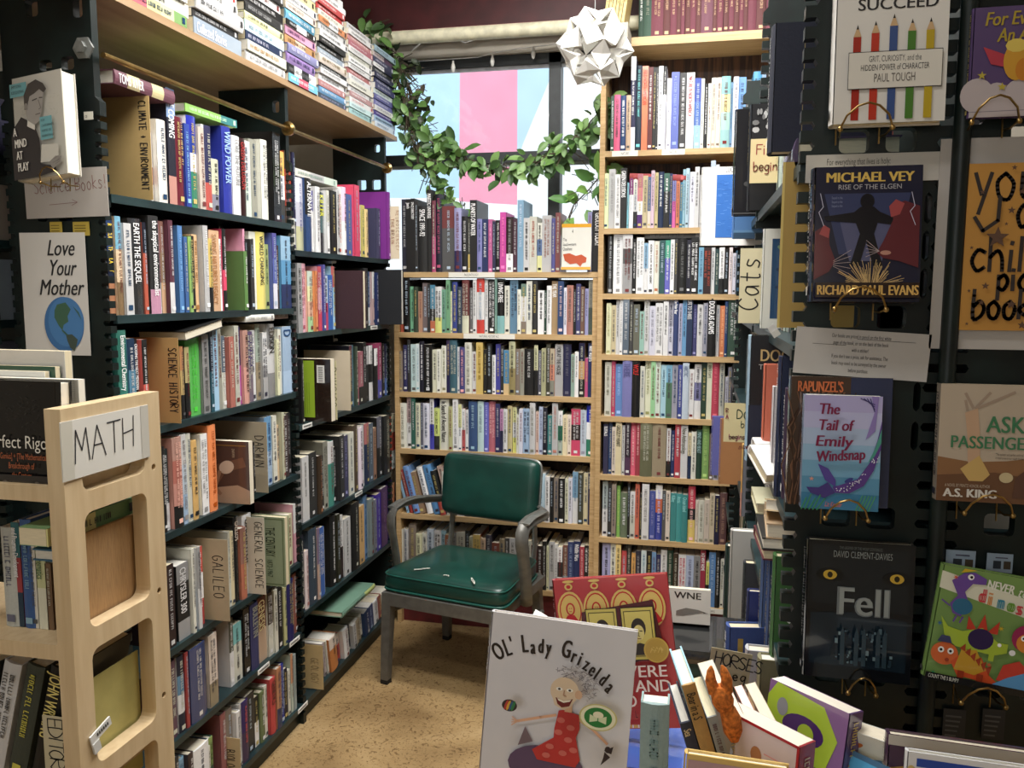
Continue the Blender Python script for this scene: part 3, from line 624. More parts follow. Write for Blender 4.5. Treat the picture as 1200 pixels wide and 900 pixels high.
def book_geo(mb, pg, t, h, d, cols, ink, title, hard, R, fine=True, pm=0, board=None, board_raw=False):
    bt = .0026 if hard else .0008; ov = .003 if hard else .0004
    bands = cols.split('/'); n = len(bands); board = board or (bands[n//2] if n > 1 else None); D = dsat if not board_raw else hx; bul = min(t*.13, .005) if hard else .0008
    ns = (5 if hard else 1) if fine else 1
    for i, c in enumerate(bands):
        z1 = h-h*i/n; z0 = h-h*(i+1)/n; bc = D(board or c); c = D(c)
        mb.box(-t/2, -t/2+bt, .002, d, z0, z1, bc); mb.box(t/2-bt, t/2, .002, d, z0, z1, bc)
        xs = [(-t/2+t*k/ns, -bul*math.sin(PI*k/ns) if ns > 1 else -.0004) for k in range(ns+1)]
        vs = [(x, y+.0005, zz) for zz in (z0, z1) for x, y in xs]; m_ = ns+1
        mb.add(vs, [(k, k+1, m_+k+1, m_+k) for k in range(ns)], c)
        vb = [(-t/2, .003, z0), (t/2, .003, z0), (t/2, .003, z1), (-t/2, .003, z1)]
        mb.add(vb, [(3, 2, 1, 0)], c)
        for zz, fl in ((z0, 1), (z1, 0)):
            if i in (0, n-1): mb.add([(x, y+.0005, zz) for x, y in xs]+[(t/2, .003, zz), (-t/2, .003, zz)], [tuple(range(m_+2)) if not fl else tuple(range(m_+2))[::-1]], c)
    y = -bul-.0004
    if not ink: ink = R.choice(('222', '334', '733', '555', '246')) if lum(bands[0]) > .22 else R.choice(('ddd', 'ccb', 'eee', 'cb7', 'bcd'))
    if title:
        mb.plane((0, y, h), (0, 0, -1), (1, 0, 0), (0, -1, 0))
        hh = min(t*.55, .024); L = h*.86
        W = glyphs(title)[2]*hh*.98*.72
        if W < L*.6: hh = min(hh*L*.7/W, t*.7)
        mb.text(title, h*.05, -hh/2, hh, ink, maxw=L, bold=hh*.012)
    else: spine_letters(mb, t, h, y, ink, R, fine)
    pc = R.choice(('e8dfc9', 'e2d8bd', 'ece6d6', 'dccfae', 'e6e2d8'))
    pg.box(-t/2+bt, t/2-bt, .004, d-ov, ov, h-ov, pc, pm)
BOOKS = []; NAMES = {}
def add_book(M, t, h, d, cols, ink='', title='', label=None, group=None, hard=None, force=False, surf=None, key=None, board=None, art=None, foredge=False, area=None):
    BOOKS.append(dict(M=M, t=t, h=h, d=d, cols=cols, ink=ink, title=title, label=label, group=group, hard=(rnd.random() < .5 if hard is None else hard), force=force, surf=surf, board=board, art=art, area=area, seed=len(BOOKS)))
    return BOOKS[-1]
ROWS = {
    'n1': (1.825, '1926,28,176,eee/eee/b44/eee,,;1956,38,212,e8e6dc,,;2015,38,305,8ad/223/223/c87,fff,THE COMING;2048,34,237,723,,;2080,25,225,24a,9ce,;2107,45,253,23b/24a/eef/186/186,,;2149,29,229,cba,,;2179,13,242,ddd,,;2192,37,242,225/225/c43,,;2222,41,153,cca/cca/889,,;2270,48,254,23a,acf,WIND POWER;2316,43,235,eee,999,LORE THE FUTURE;2359,37,235,311,a33,GREEN DELUSION;2396,49,237,ccc/cdc,,;2445,45,248,998,,;2490,42,253,eed,,;2533,104,295,222,,;2633,41,241,fb2/fff/444,,;2674,45,248,543/c42/c42/543,,;2719,20,249,224,,'),
    'n2': (1.535, "1771,23,233,247/124/b74,fd4,RESCUING THE PLANET;1794,22,241,6bd/ec9/863,,;1815,29,226,ccc,,;1846,51,241,333,fff,EARTH THE SEQUEL;1896,16,234,223/c53/c53,,;1913,42,253,222/222/222/c8a,fff,the skeptical environmentalist;1954,19,243,b67/a56/ddd,,;1973,18,243,965/975/da7,,;1991,21,247,634/634/ddd,,;2043,22,237,48c,9cf,;2063,17,208,36a,,;2080,16,210,8b4,,;2096,20,213,222,,;2117,29,218,eb7,a74,;2148,25,245,bbb,fff,;2171,22,210,db3/db3/222,,;2194,54,236,da7,a74,SAVING NATURE'S LEGACY;2246,16,213,fff,,;2263,20,244,222/222/e36/222,fff,;2351,22,182,583,,;2377,12,252,e9b/e9b/865,,;2387,18,221,222,,;2405,23,222,333,,;2430,40,248,eed,,;2470,58,250,ed3/ed3/ed3,333,WORLD CHANGING;2526,26,213,9a5,,;2554,28,251,55a/56b/dde,,;2580,29,213,433,,;2611,73,246,8bd/49c/236,,"),
    'n3': (1.240, '1772,35,258,176/187,fff,Environmental Chemistry;1805,26,236,135/48a/c33,,;1829,14,211,c9b/47a,,;1844,17,232,222,fff,CROSSING THE NEXT MERIDIAN;1862,20,231,222/e54,,;2028,17,203,c84/ca5/222,,;2045,22,199,ba6/222,,;2069,67,224,3b2,5d4,;2137,34,230,888,,;2172,18,238,123/156,,;2191,29,250,8bd/9ce,,;2220,20,251,998,,;2238,27,220,567/ccb,,;2265,29,216,b65,dcb,;2297,27,248,bba,,;2324,28,244,326/c3b,,;2351,32,232,b87/d98,,;2383,33,226,547/767,,;2416,26,229,ddd,,;2444,30,247,9a9/986,,;2472,31,219,ddd/aaa,,;2505,50,245,888/ccc/888,222,EDISON;2548,19,117,278,,;2571,19,191,eeb,,;2592,24,224,ddc,,;2616,74,232,9bd/9bd/ace,147,D;2690,20,223,422,,'),
    'n4': (0.945, '1924,17,235,222,ddd,;1941,22,225,233/233/ddd,ddd,;1965,42,252,b87/b65/c87/222,fcb,;2008,30,254,ccc/bcd/9bd,999,;2037,23,251,ccb,,;2059,27,228,da4,,;2086,21,223,dc6,986,;2108,34,237,eee,999,;2145,42,258,f82,b51,;2380,14,166,222,,;2483,45,231,59c/9bd,247,;2528,29,229,ddc,,;2556,23,193,db8,,;2581,21,233,bb9,,;2601,43,219,433,,;2645,30,222,222,999,'),
    'n5': (0.620, "1921,33,233,322,ccc,;1954,73,216,888/222/222/999,ddd,CHRYSLER 300;2031,15,248,ddc,,;2045,14,241,eee/49c,,;2060,18,242,999/ccc,,;2078,28,235,d43/fff/c33,fff,;2233,13,238,ccb,,;2245,21,234,dc9,,;2269,28,273,222,dcb,GALILEO'S;2295,35,231,965/b64,,;2332,56,260,ddd,222,DAUGHTER;2604,56,186,dda,,;2662,49,215,ddd/d9a,,"),
    'n6': (0.355, '1921,36,223,645,,;1958,31,223,223/58a/ddd/223,,;1989,16,223,a33,,;2007,77,223,347,,;2077,20,110,333,,;2105,43,223,dcb/dcb/986,,;2150,17,223,733,,;2238,23,223,554/ddd,,;2259,50,191,6bb/ccb/ccb,444,;2315,38,223,222,ddd,;2354,49,223,336,998,BULLETIN;2404,58,223,743/ca8,eda,GENESIS;2462,32,223,432/ccb,,;2495,24,223,ddc,,;2520,37,223,222,ddd,;2557,23,211,bb7,,;2582,47,223,226,,;2623,19,123,dcb,,;2649,64,223,954,,'),
    'n7': (0.080, '1919,23,223,333,,;1939,38,200,7ac,,;1978,25,201,433,,;2003,80,194,eee/235,,;2084,14,164,ddc,,;2099,26,179,8a4/365,,;2160,31,223,955,,;2191,43,217,876,,;2234,23,194,ddd,,;2258,15,207,bbb,,;2273,42,204,326/435,d66,;2317,53,201,333,,;2369,27,171,222/eee,,;2397,31,177,674,,;2430,22,183,ddc,,;2453,38,197,c33,222,GENETICS;2493,34,217,b74/c85/446,,;2527,31,213,23a,,;2557,28,183,223,,;2585,19,170,ddc,,;2607,17,218,d96/bcb,,;2624,19,210,9aa,,'),
    'f1': (1.737, '2693,36,110,ddc,,;2738,56,255,dde/bbc/bb8,77a,;2793,47,260,222/247,fff,ALTERNATE;2836,17,189,445,,;2855,24,223,449/ddd/ddd,,;2880,42,240,ddd,,;2921,63,227,233/466/222,dd3,KILLER;2984,24,238,ddc/eee,,;3008,62,241,222,,;3070,32,248,bbb,444,;3103,33,261,ddd,c54,;3135,40,269,ece/eee,,;3174,62,247,46a,,;3238,54,290,e36,,;3288,29,213,ccc,,;3317,37,216,dc4,,;3354,40,203,ec7,,;3394,145,219,446,,;3542,44,295,829,dbe,;3586,44,270,cde,,;3629,36,272,ddd,,'),
    'f2': (1.445, '2726,37,248,999,333,;2763,56,248,eab,a56,;2817,44,222,bcb/dd9/da8/9c8,,;2861,19,223,e83,,;2880,13,218,433,ddd,;2895,31,241,c45/e9a/d35,,;2927,22,248,55a,,;2946,32,208,bcd/c36,,;2978,45,211,26b,fff,;3024,31,245,b55/8bd/9ce,,;3346,47,247,333,999,;3393,34,233,247/247/ddd,,;3426,26,232,ccc/b99,,;3452,51,230,236,ccd,;3835,107,239,53b/75c,,'),
    'f3': (1.115, '2742,19,234,222,,;3170,25,256,734/334,,;3196,41,255,478,,;3237,27,248,454,,;3263,45,225,b67/b67/222,,;3309,37,260,222,ddd,;3346,45,241,ccc/222/222,,;3391,46,242,ddd/222/ddd,,;3436,42,226,eee/222/222,,;3479,69,246,a36/a36/55b,,;3548,46,241,222,ddd,;3594,36,238,335/335/46a,,;3630,28,241,222,,'),
    'f4': (0.750, '2727,55,241,ccc,888,;2783,66,245,333,,;2848,38,224,432,a75,;2886,22,217,222,eee,;2911,42,266,998,,;2953,54,257,ddd/187/187,,;3006,45,225,222,,;3053,44,265,333,,;3097,47,257,446,99c,;3145,53,262,ddc,,;3199,49,284,543,,;3248,46,266,ede,,;3294,35,267,ddd,,;3330,56,270,b66/235/235,,;3386,52,261,567,,;3437,38,235,a75,,;3477,58,276,667/222,ddd,;3536,76,274,222,,;3611,107,263,ddb/c42/dee,,'),
    'f5': (0.420, '2704,27,288,223,,;2728,32,221,dcc,a77,;2765,67,288,345,,;2831,24,278,768/b98,,;2855,43,271,36b,,;2898,18,263,ddd,,;2917,98,288,222,fff,;3016,30,282,332,,;3046,43,266,ddd/322,,;3089,67,242,ccc,,;3159,79,288,222,,;3237,65,255,da5,,;3304,49,288,58b,,;3352,58,259,788,,;3410,27,245,889,,;3438,54,261,42a,,;3493,75,275,536,97a,;3569,91,288,326,,;3659,38,260,b74,,'),
    'f6': (0.080, '2875,19,143,baa,,;2895,12,146,ddc,,;2908,67,145,dcb/c71/c71,,;2975,61,116,dcb/c31/c31,,;3038,54,128,ddd,,;3092,50,110,223,,;3142,31,110,ccc,,;3174,53,110,ba8,,;3227,44,110,ddc,,;3272,56,110,247,,;3328,60,110,347,,;3389,69,110,ddd,,;3459,49,110,a54,,;3508,70,110,ccb,,;3578,46,110,844,,;3624,54,110,354,,'),
    'a1': (1.681, "-1331,27,332,334,ccc,;-1305,24,331,222,fff,Jane's;-1281,19,333,222,fff,SPACE DIRECTORY;-1262,14,320,333,,;-1248,39,299,222,fff,SPACE 1991-92;-1209,26,372,222,fff,MAJESTIC UNIVERSE;-1182,18,322,734/b47,,;-1165,30,351,223,b57,;-1135,61,297,733/555/555,,;-1074,33,287,99c/99c/336,,;-1041,28,250,222,ddd,;-1014,11,241,554/554/db4,,;-1002,32,321,222,fff,PLANETS OF WATER;-970,24,237,88c,,;-946,27,236,236,fff,;-919,19,236,c59,fbd,;-900,15,227,335,,;-885,23,231,222,ddd,;-862,28,265,d3a,f8c,;-834,32,244,322/322/fff,999,;-802,19,234,534,,;-783,28,317,7ac,def,;-755,27,238,ccc,,;-729,33,245,ccb,b54,;-695,23,217,ddc/57a/dd8,,;-673,43,249,bbb,a76,;-629,17,236,559,,;-612,22,260,844,,;-469,19,261,88b,,;-450,50,269,222,fff,GEOLOGY TODAY"),
    'a2': (1.404, '-1339,20,253,c53,,;-1319,29,253,222,,;-1291,18,211,6b8,,;-1273,20,211,343,,;-1253,20,189,b86,,;-1233,27,228,766,,;-1207,14,224,333,,;-1192,24,219,38a/38a/222/c63,ddd,;-1168,33,211,ddd/ddd/dd5,444,;-1136,20,198,6a8,,;-1115,19,241,6a7,,;-1097,10,190,dda,,;-1087,25,232,349,,;-1062,25,211,345,,;-1038,32,241,733/733/ddb,,;-1006,17,207,777,,;-988,17,241,ddd,,;-971,36,249,d32/ddd/ddd/d32,,;-934,14,241,ddd,,;-920,34,245,222,fff,;-886,10,249,7a9,,;-876,34,241,222/222/7bb,fff,LIVING FREE;-841,23,216,ddc,,;-818,37,243,58a,,;-782,17,200,eed,,;-765,24,225,687/ddd/ddd/876,,;-741,27,237,ddc,,;-714,25,237,333,,;-688,29,196,eee,222,;-659,11,196,243,,;-648,22,217,eee,888,;-627,28,237,a85,fff,THE YEAR;-598,27,237,247,ecc,;-571,15,209,dde,,;-557,29,219,b76,,;-528,12,201,222,ddd,;-515,21,225,447,,;-495,18,213,754,,;-476,16,205,99c,,;-461,20,241,887/454,,;-440,13,217,433/ddd,,'),
    'a3': (1.125, '-1360,14,217,443,,;-1347,18,191,876,,;-1328,23,218,336,,;-1305,14,244,333,,;-1292,27,223,bdd,,;-1265,18,226,dee,8bc,;-1246,23,238,223,fff,;-1224,40,224,222,,;-1184,22,199,ddb,,;-1161,18,202,eed,,;-1143,24,219,ddc,886,;-1119,19,245,547/225,,;-1100,35,246,367,,;-1066,12,214,ddd,,;-1054,26,214,448,fbb,;-1028,33,236,ddc,998,;-995,23,194,ddd,,;-973,32,237,db4,a83,;-940,15,204,222,,;-925,24,232,222,bcd,;-901,17,179,eee,,;-884,22,230,44a,,;-862,17,222,333,,;-845,26,204,38b/38b/38b/db7,,;-819,30,244,bb8/984,,;-789,21,211,876,,;-767,19,211,998,,;-749,43,211,222,ddd,;-705,19,229,cc9/222,,;-686,17,204,556,,;-669,21,215,aa7,,;-648,19,234,443,,;-630,21,215,ba8/d86/887,,;-609,37,235,aaa,333,FOR AT THE HOUSE;-572,37,236,335,667,;-535,17,191,8a9,,;-518,18,203,eee,555,;-500,27,243,224/c95/222,,;-473,15,175,c48,,;-459,31,243,236,fff,wild waters'),
    'a4': (0.855, '-1354,40,215,ddc,998,;-1314,26,243,caa/eee,444,;-1289,20,241,265,,;-1269,25,218,ddb,,;-1244,15,220,667,,;-1229,30,219,dde,,;-1199,21,239,ddd/44b,,;-1178,27,196,cd5/cd5/333,,;-1151,45,241,ddc,222,In Search of Ancient Nature;-1106,21,207,bb7,,;-1085,25,243,eee,888,;-1060,16,218,dd8/eee,,;-1044,15,196,eee/c55,,;-1029,18,193,eee,,;-1011,42,234,358,acd,;-968,30,235,bdd,789,;-938,23,232,66c,ccf,;-916,32,237,c67,fcc,;-883,22,228,336,ccc,;-861,15,203,c8b/335,,;-847,20,203,ddd,555,;-827,23,219,cb7,,;-803,19,213,dd8/ddd/dd4,,;-784,14,180,ddc,,;-770,17,208,dde,,;-753,32,209,9bd,,;-721,26,237,ccc,887,;-695,15,196,dba,,;-680,20,220,bce,668,;-660,20,218,223,ddd,;-640,22,181,288,,;-618,27,239,bbb,c87,;-591,21,204,eee/175/aba,,;-569,21,185,eda,544,;-548,17,186,edc,544,;-532,42,214,d36/322/d36,,;-490,27,211,bcd,99a,;-463,37,233,23b/fff/186,fff,'),
    'a5': (0.541, '-1363,11,198,8bd,,;-1352,17,213,a33,,;-1335,32,231,69d,,;-1303,32,202,975,,;-1270,29,230,eee,,;-1241,42,240,49d,,;-1199,29,216,222/222/c43,,;-1169,27,239,b98,,;-1142,36,210,ccb,,;-1106,36,221,543,,;-1070,36,205,ddd,,;-1034,36,215,446,,;-998,45,217,ba8,,;-953,44,220,222,,;-909,44,222,bbb,,;-865,44,224,654,,;-821,44,226,335,,;-777,39,229,aaa,,;-738,39,222,443,,;-699,52,226,bde,48b,;-647,22,214,eee,666,;-625,16,211,222,,;-609,23,207,987,,;-586,30,208,222,fff,;-556,16,206,ddb,,;-540,18,211,dde,,;-522,26,240,7ac/ddd,579,;-496,23,239,443,,;-473,24,236,dc9,,;-450,19,237,335,ccb,GHOST BEARS'),
    'a6': (0.216, '-1366,33,243,ccb,,;-1334,23,245,bbb,,;-1310,37,268,876,,;-1273,28,226,dda,,;-1245,28,228,ddc,,;-1217,32,253,bcd,,;-1185,37,246,ddd,,;-1148,23,248,9cd,,;-1126,27,232,a63,,;-1098,27,243,999,,;-1071,41,249,ccb,,;-1030,23,256,333,,;-1008,18,231,bb9,,;-990,36,241,db4/c73,,;-954,27,226,db9,,;-927,27,245,445,,;-900,36,207,843,,;-864,27,228,986,,;-838,22,234,444,,;-816,31,235,bbb,,;-785,31,246,ddd,,;-754,22,240,544,,;-732,22,232,bba,,;-710,29,212,522,a87,;-681,23,209,322,,;-658,19,233,222,,;-639,11,208,dda,,;-627,26,231,bbb,444,;-601,16,224,ddd,,;-586,23,212,eee/333/eee,,;-563,23,218,854/854/89a,,;-540,27,237,347,9ac,;-513,29,239,236,fff,Wildlife Wars;-484,21,219,b34,fcc,;-463,32,225,222,fff,'),
    'b1': (2.193, '-374,15,231,354,fff,;-359,26,233,e58,,;-333,25,229,247,fff,;-308,20,228,ca8,,;-291,21,387,eee/335/335/eee,fff,;-270,26,349,234,7cc,;-244,26,347,e74,b43,FIELD NORTH AMERICAN;-218,20,340,622,,;-199,15,342,222,,;-184,9,341,333,fff,;-175,18,344,eee,,;-157,15,343,333/ccd/ccd,,;-140,19,290,eee,99a,;-122,33,315,56b,9af,;-88,29,313,333,ddd,;-59,32,311,eee,923,NATURE IN NORTH AMERICA;-26,26,287,24a/36b/8bd,,;0,14,286,ddc,888,;15,14,263,222,,;29,14,262,ddc,,;42,21,287,ccb,a98,;63,19,286,dcb,765,;82,37,288,7bb/dd8/9cb/8bb,,;119,11,263,58a,,;130,21,283,dde,,;151,30,284,59d,,;181,20,272,666,,;202,8,248,ddc,,;208,34,301,39c,,;242,17,314,8ac,,'),
    'b2': (1.867, '-399,21,235,dea,,;-378,28,253,bbb,999,;-350,24,229,eee,888,;-326,27,254,222,fff,GREEN DELUSIONS;-298,8,193,6bc,,;-290,18,214,837/eee/eee,,;-272,18,214,eed/ddd/333,,;-254,22,228,b67/d78/eee/527,,;-232,22,221,cb8,,;-210,14,215,469/469/dcb,,;-197,15,241,dbc,,;-181,15,232,cb7,,;-167,24,235,235,fff,;-143,24,228,365/222/222,fff,;-119,12,228,236,,;-107,15,224,88c/d5a,,;-91,15,194,d74,,;-76,13,191,279,,;-65,13,244,8bc,,;-52,15,246,acd,,;-36,22,232,dde,,;-15,19,251,ccc,222,;5,19,217,aaa,,;23,26,247,ccc,,;49,20,276,abc,,;70,14,258,ddd,,'),
    'b3': (1.587, '-378,25,248,333,999,;-353,42,257,ddd,777,;-311,41,258,ccc/555/999/999,,;-270,17,235,222,fff,;-253,32,241,eee,888,;-221,19,217,8bd/ddd,,;-202,24,227,eee,444,;-178,23,225,ddc,b75,;-155,24,228,255,,;-131,22,228,2a8/66c/66c,fff,;-109,17,231,eee,333,;-92,14,234,444,,;-77,37,233,222,777,;-40,18,230,223,,;-23,31,239,222,fff,;10,21,197,6ac,,;30,32,197,322,b54,;62,16,196,ddd,444,;78,16,190,244,,;95,22,196,eee/eee/222,333,;116,19,190,222,,;135,15,196,edd,,;151,14,172,dde,,;165,15,184,368,,'),
    'b4': (1.321, '-379,22,225,dda,aa7,;-357,22,216,cb8,,;-336,15,239,ccc,,;-320,14,241,eee,777,;-306,28,244,567,ccc,;-278,17,232,444,,;-261,28,220,665,,;-233,20,190,8ba,,;-215,23,242,ccc,887,;-191,26,214,ccd,99a,;-166,33,227,ddd,999,;-132,22,233,ddd,555,;-111,22,253,aab/ccd,,;-89,21,253,347,fff,The Polar Bear;-67,16,225,aac,,;-51,18,243,59c,,;-34,26,252,235,ddd,LIFE TO THREE;-7,18,222,447,99c,;11,25,222,ccc,,;36,19,228,99a,,;54,35,247,222,fff,DOUGLAS ADAMS;90,15,220,bbb,,;106,20,217,d73,fc9,;125,13,235,247,,;138,47,250,354,,'),
    'b5': (1.047, '-381,29,240,ccb,887,;-351,17,244,c36,,;-334,31,232,58c,acf,;-303,42,250,77b,558,THERE;-261,35,246,222,c33,WOLF;-225,20,225,ccb,,;-205,26,253,ddb,996,;-179,20,248,8c8,,;-160,23,251,cdc,,;-136,23,233,9cd,,;-114,26,234,6ac/475/475,,;-88,24,234,99a,,;-63,19,235,349,,;-44,28,244,bcd,679,ARCTIC;-16,22,217,ddd,,;6,30,239,ddd/77a/ddd,,;36,24,246,243,,;59,22,247,ddb,665,RIVER DAYS;81,30,247,c35,e78,;111,22,245,bba,,;136,13,187,bbc,,;147,16,230,778,,;163,19,243,333,fff,;182,19,243,7a9,,;202,20,238,99a,,'),
    'b6': (0.783, '-383,22,227,335,fff,BUFFALO;-360,16,231,247,,;-344,17,216,dcb,,;-328,27,236,dc9,222,GRIZZLY HEART;-301,14,224,ccc,,;-286,24,244,323/323/535,ddd,;-262,22,240,e57,fcc,;-240,21,240,a34,fcc,;-220,53,243,775/664,,;-167,61,242,986,,;-105,18,219,ddd/ddd/222,,;-86,17,210,236,ddd,;-70,26,239,b34,,;-44,30,234,ccc,665,New Anthropology;-13,15,204,dc9/235,,;2,21,208,ddc,,;23,24,218,243,9bb,MIND AND BEAST;47,30,238,7a4,bd8,;78,18,201,765,,;95,24,233,99a,,;119,24,234,654,,;142,24,241,bba,,;166,36,236,345,,'),
    'b7': (0.496, '-383,24,253,abb/ddd,,;-359,19,244,333,,;-340,20,242,987,,;-319,16,235,7b3,de8,;-302,33,205,675,,;-270,11,252,222,,;-259,23,214,ddd/ccb,,;-237,20,249,d64,,;-216,11,207,333,,;-206,32,253,ddd,999,;-173,26,222,45a,99c,;-147,30,249,fff/d63/34a/34a,ccf,;-117,15,229,555,,;-102,20,226,dcb,,;-81,25,218,188,9dd,Killing;-56,25,216,199,9dd,Arctic;-32,26,214,188,9dd,Ocean Island;-6,32,251,d35/d35/333/ec4/ec4,fcc,;27,13,189,dcb,998,;40,25,190,ccb,998,;65,22,197,cba,998,;87,22,224,cb9,665,;109,20,219,224,,;129,32,230,644,a87,'),
    'b8': (0.207, '-380,39,257,aad,,;-342,24,258,ddc,,;-318,24,258,ec6,,;-293,24,226,d44,,;-270,21,258,333,,;-248,19,219,ea3,,;-229,25,234,334,aaa,;-204,23,236,cdd,58a,;-181,24,234,222,,;-157,19,233,69c/335,,;-138,20,221,336,,;-118,28,243,ddd,888,;-90,27,244,243,bba,;-63,23,233,432,ccb,;-40,33,228,ddd,d46,;-7,34,227,abd,779,;27,29,227,888,,;55,23,255,a24,fff,NO WAY HOME;80,14,205,dd4/222,,;92,29,251,48c,ace,;121,20,253,222,ddd,;142,16,222,ddc,,;157,27,256,336,,'),
    'e': (2.655, '-265,22,170,243,,;-243,31,169,354,998,;-213,50,183,734,ca8,;-163,29,180,633,ca8,;-134,26,178,734,ca8,;-108,17,176,633,ca8,;-91,17,175,734,ca8,;-73,22,174,633,ca8,;-52,22,172,734,ca8,;-30,21,171,633,ca8,;-9,47,169,745,ca8,;38,17,166,633,ca8,;55,25,165,734,ca8,;81,21,163,633,ca8,;102,21,162,734,ca8,;123,21,160,633,ca8,;144,17,159,734,ca8,;161,17,157,633,ca8,;178,33,156,734,ca8,;211,37,154,633,ca8,;249,37,151,734,ca8,'),

}
WHERE = {}
for i, (z, k) in enumerate(N_LEV): WHERE[k] = ('%s shelf down, near steel bay' % ORD[i]) if i < 6 else 'bottom shelf, near steel bay'
for i, (z, k) in enumerate(F_LEV): WHERE[k] = ('%s shelf down, far steel bay' % ORD[i]) if i < 5 else 'bottom shelf, far steel bay'
WHERE['a1'] = 'on top of the low pine bookcase'
for i, k in enumerate(('a2', 'a3', 'a4', 'a5', 'a6')): WHERE[k] = '%s shelf down, low pine bookcase' % ORD[i]
for i, k in enumerate(('b1', 'b2', 'b3', 'b4', 'b5', 'b6', 'b7', 'b8')): WHERE[k] = '%s shelf down, tall pine bookcase' % ORD[i+1]
def size_word(t, h): return 'thick ' if t > .045 else 'thin ' if t < .016 else 'tall ' if h > .255 else 'short ' if h < .20 else ''
for k, (z, data) in ROWS.items():
    ents = [e.split(',') for e in data.split(';')]; pl = {'n': 'L', 'f': 'L', 'a': 'A', 'b': 'B', 'e': 'B'}[k[0]]
    tot = len(ents)
    for i, e in enumerate(ents):
        pos, t, h = int(e[0])/1000, int(e[1])/1000, int(e[2])/1000; cols, ink, title = e[3], e[4], e[5]
        pos += .0004; t -= .0008; R = random.Random(k+str(i)); tilt = 0
        if t > .085: pos += t-.05; t = .05
        if k in ('f1', 'n5') and t > .06: pos += t-.055; t = .055
        if k == 'a5' and i < 8: tilt = -14; 
        if k == 'f6': tilt = -9
        d = min(h*R.uniform(.64, .74), .235 if pl == 'L' else .215); rec = .012+R.uniform(-.009, .010)
        if k == 'n2' and cols == '583': rec = -.004
        if k == 'f1' and cols == '829': rec = -.02
        if pl == 'L': M = T(XL-rec, pos+t/2, z) @ RZ(90)
        elif k == 'e': M = T(pos+t/2, YB+.02, z)
        else: M = T(pos+t/2, (YA if pl == 'A' else YB)+rec, z)
        if tilt:
            a = math.radians(-tilt); sh = h*math.sin(a); w2 = t/2
            M = M @ T(sh, 0, w2*math.sin(a)) @ RY(tilt)
            t *= .95
        if k == 'e':
            c = 'maroon' if i > 1 else 'dark green'
            add_book(M, t, .30, .20, cols, ink, '', '%s leather encyclopedia volume with gilt bands, %s from the left, on tall pine bookcase' % (c, ordn(i)), 'encyclopedia set on top of the tall pine bookcase', True, True, CLOTH)['kind'] = 'encyclopedia'
            continue
        half = i+1 <= (tot+1)//2
        n_ = ordn(i) if half else ordn(tot-1-i); end = 'left' if half else 'right'
        lab_ = '%s%s book, %s from the %s, %s' % (size_word(t, h), cname(cols), n_, end, WHERE[k])
        lab_ = lab_.replace('first from the left', 'leftmost').replace('first from the right', 'rightmost') if n_ == 'first' else lab_
        bk = add_book(M, t, h, d, cols, ink, title, lab_, 'books, '+WHERE[k], surf=None)
        if k == 'n2' and cols == '583': bk['surf'] = CLOTH; bk['hard'] = True
# horizontal stacks on the high board (bottom to top)
FLAT = Matrix(((0, -1, 0, 0), (0, 0, -1, 0), (1, 0, 0, 0), (0, 0, 0, 1)))      # spine to +X
FLATY = Matrix(((0, 0, -1, 0), (0, 1, 0, 0), (1, 0, 0, 0), (0, 0, 0, 1)))       # spine to -Y
STK = [
 (1.875, .245, 'd67/cc8/dd9/7a5::30|MONA,ddc:333:34:MONA SIMPSON,ddd::28,888::30,dd9::26,ccc::28'),
 (2.140, .250, '9ab:eef:46:Collected Stories,333:ccc:22,ccc:333:44,ddd:444:30,eee:c44:26,c44/ddd::26,ddd::30,bbb::26'),
 (2.408, .250, 'ddd:aaa:30,ccb:b84:30,235:ccd:28,bdd:9ab:32,dd9:665:24,333:aaa:30,222:ddd:28,ddd::26,333:ccc:24,eee::26,ccc::24'),
 (2.674, .232, '5bd/d46/5bd:fff:27,222/eee/222/eee:888:34,97b:335:34,88b:dde:30,b84/eca/b84:532:28,c8a/d9b:425:28,222/eee/222:ddd:20,5ac/28a:eee:34,dcb:544:24,ddd::26,dc8::30,ccc::26'),
 (2.925, .250, '345:99b:20,59c:eee:24,b77:edd:22,ddd:333:22,ddd:333:20,222:ddd:18,dcb:875:30,9ab:eee:22,333:ccc:20,333:ccc:20,ddd:555:24,ccc:333:24,d84/eee/d84:333:24,ddc:666:22,c33:ddd:20,c44:eee:22,eee:777:24,ddd::24'),
 (3.195, .250, '9cc:456:24,bdd:567:20,ddd:b55:22,b88:eee:20,ddd:555:22,ddc:444:24,ddd:777:20,b66:edd:22,ddd:555:20,eee:444:22,ddc:555:20,ddd:666:22,b67:edd:22,c88:fee:20,ddd:555:22,ccc::22'),
 (3.468, .258, 'cde:568:24,9bd:345:24,549:ccd:20,ddd:557:22,77b:dde:24,66a:dde:22,cdd:456:22,447:ccd:24,336:dde:22,335:ccd:22,333:ccc:22,eee/335:445:18,446:dde:24,cbb/646:333:20,9bc:345:24')]
for si, (y0, L, s) in enumerate(STK):
    z = 2.3035; sn = ordn(si)
    for bi, e in enumerate(s.split(',')):
        p = e.split('|')[0].split(':'); t = int(p[2])/1000; R = random.Random(si*100+bi)
        l2 = L-R.uniform(0, .022); dd = R.uniform(.13, .16); ti = p[3] if len(p) > 3 else ''
        M = T(XL+.005-R.uniform(0, .012), y0+l2+R.uniform(0, .004), z+t/2) @ FLAT
        M.translation.y = y0+l2+R.uniform(0, .006)
        add_book(M, t, l2, dd, p[0], p[1], ti, '%s%s book, %s from the bottom, %s stack on the high plywood board' % ('thick ' if t > .03 else 'thin ' if t < .022 else '', cname(p[0]), ordn(bi), sn), '%s stack of books on the high plywood board' % sn, R.random() < .4)
        z += t+.0004
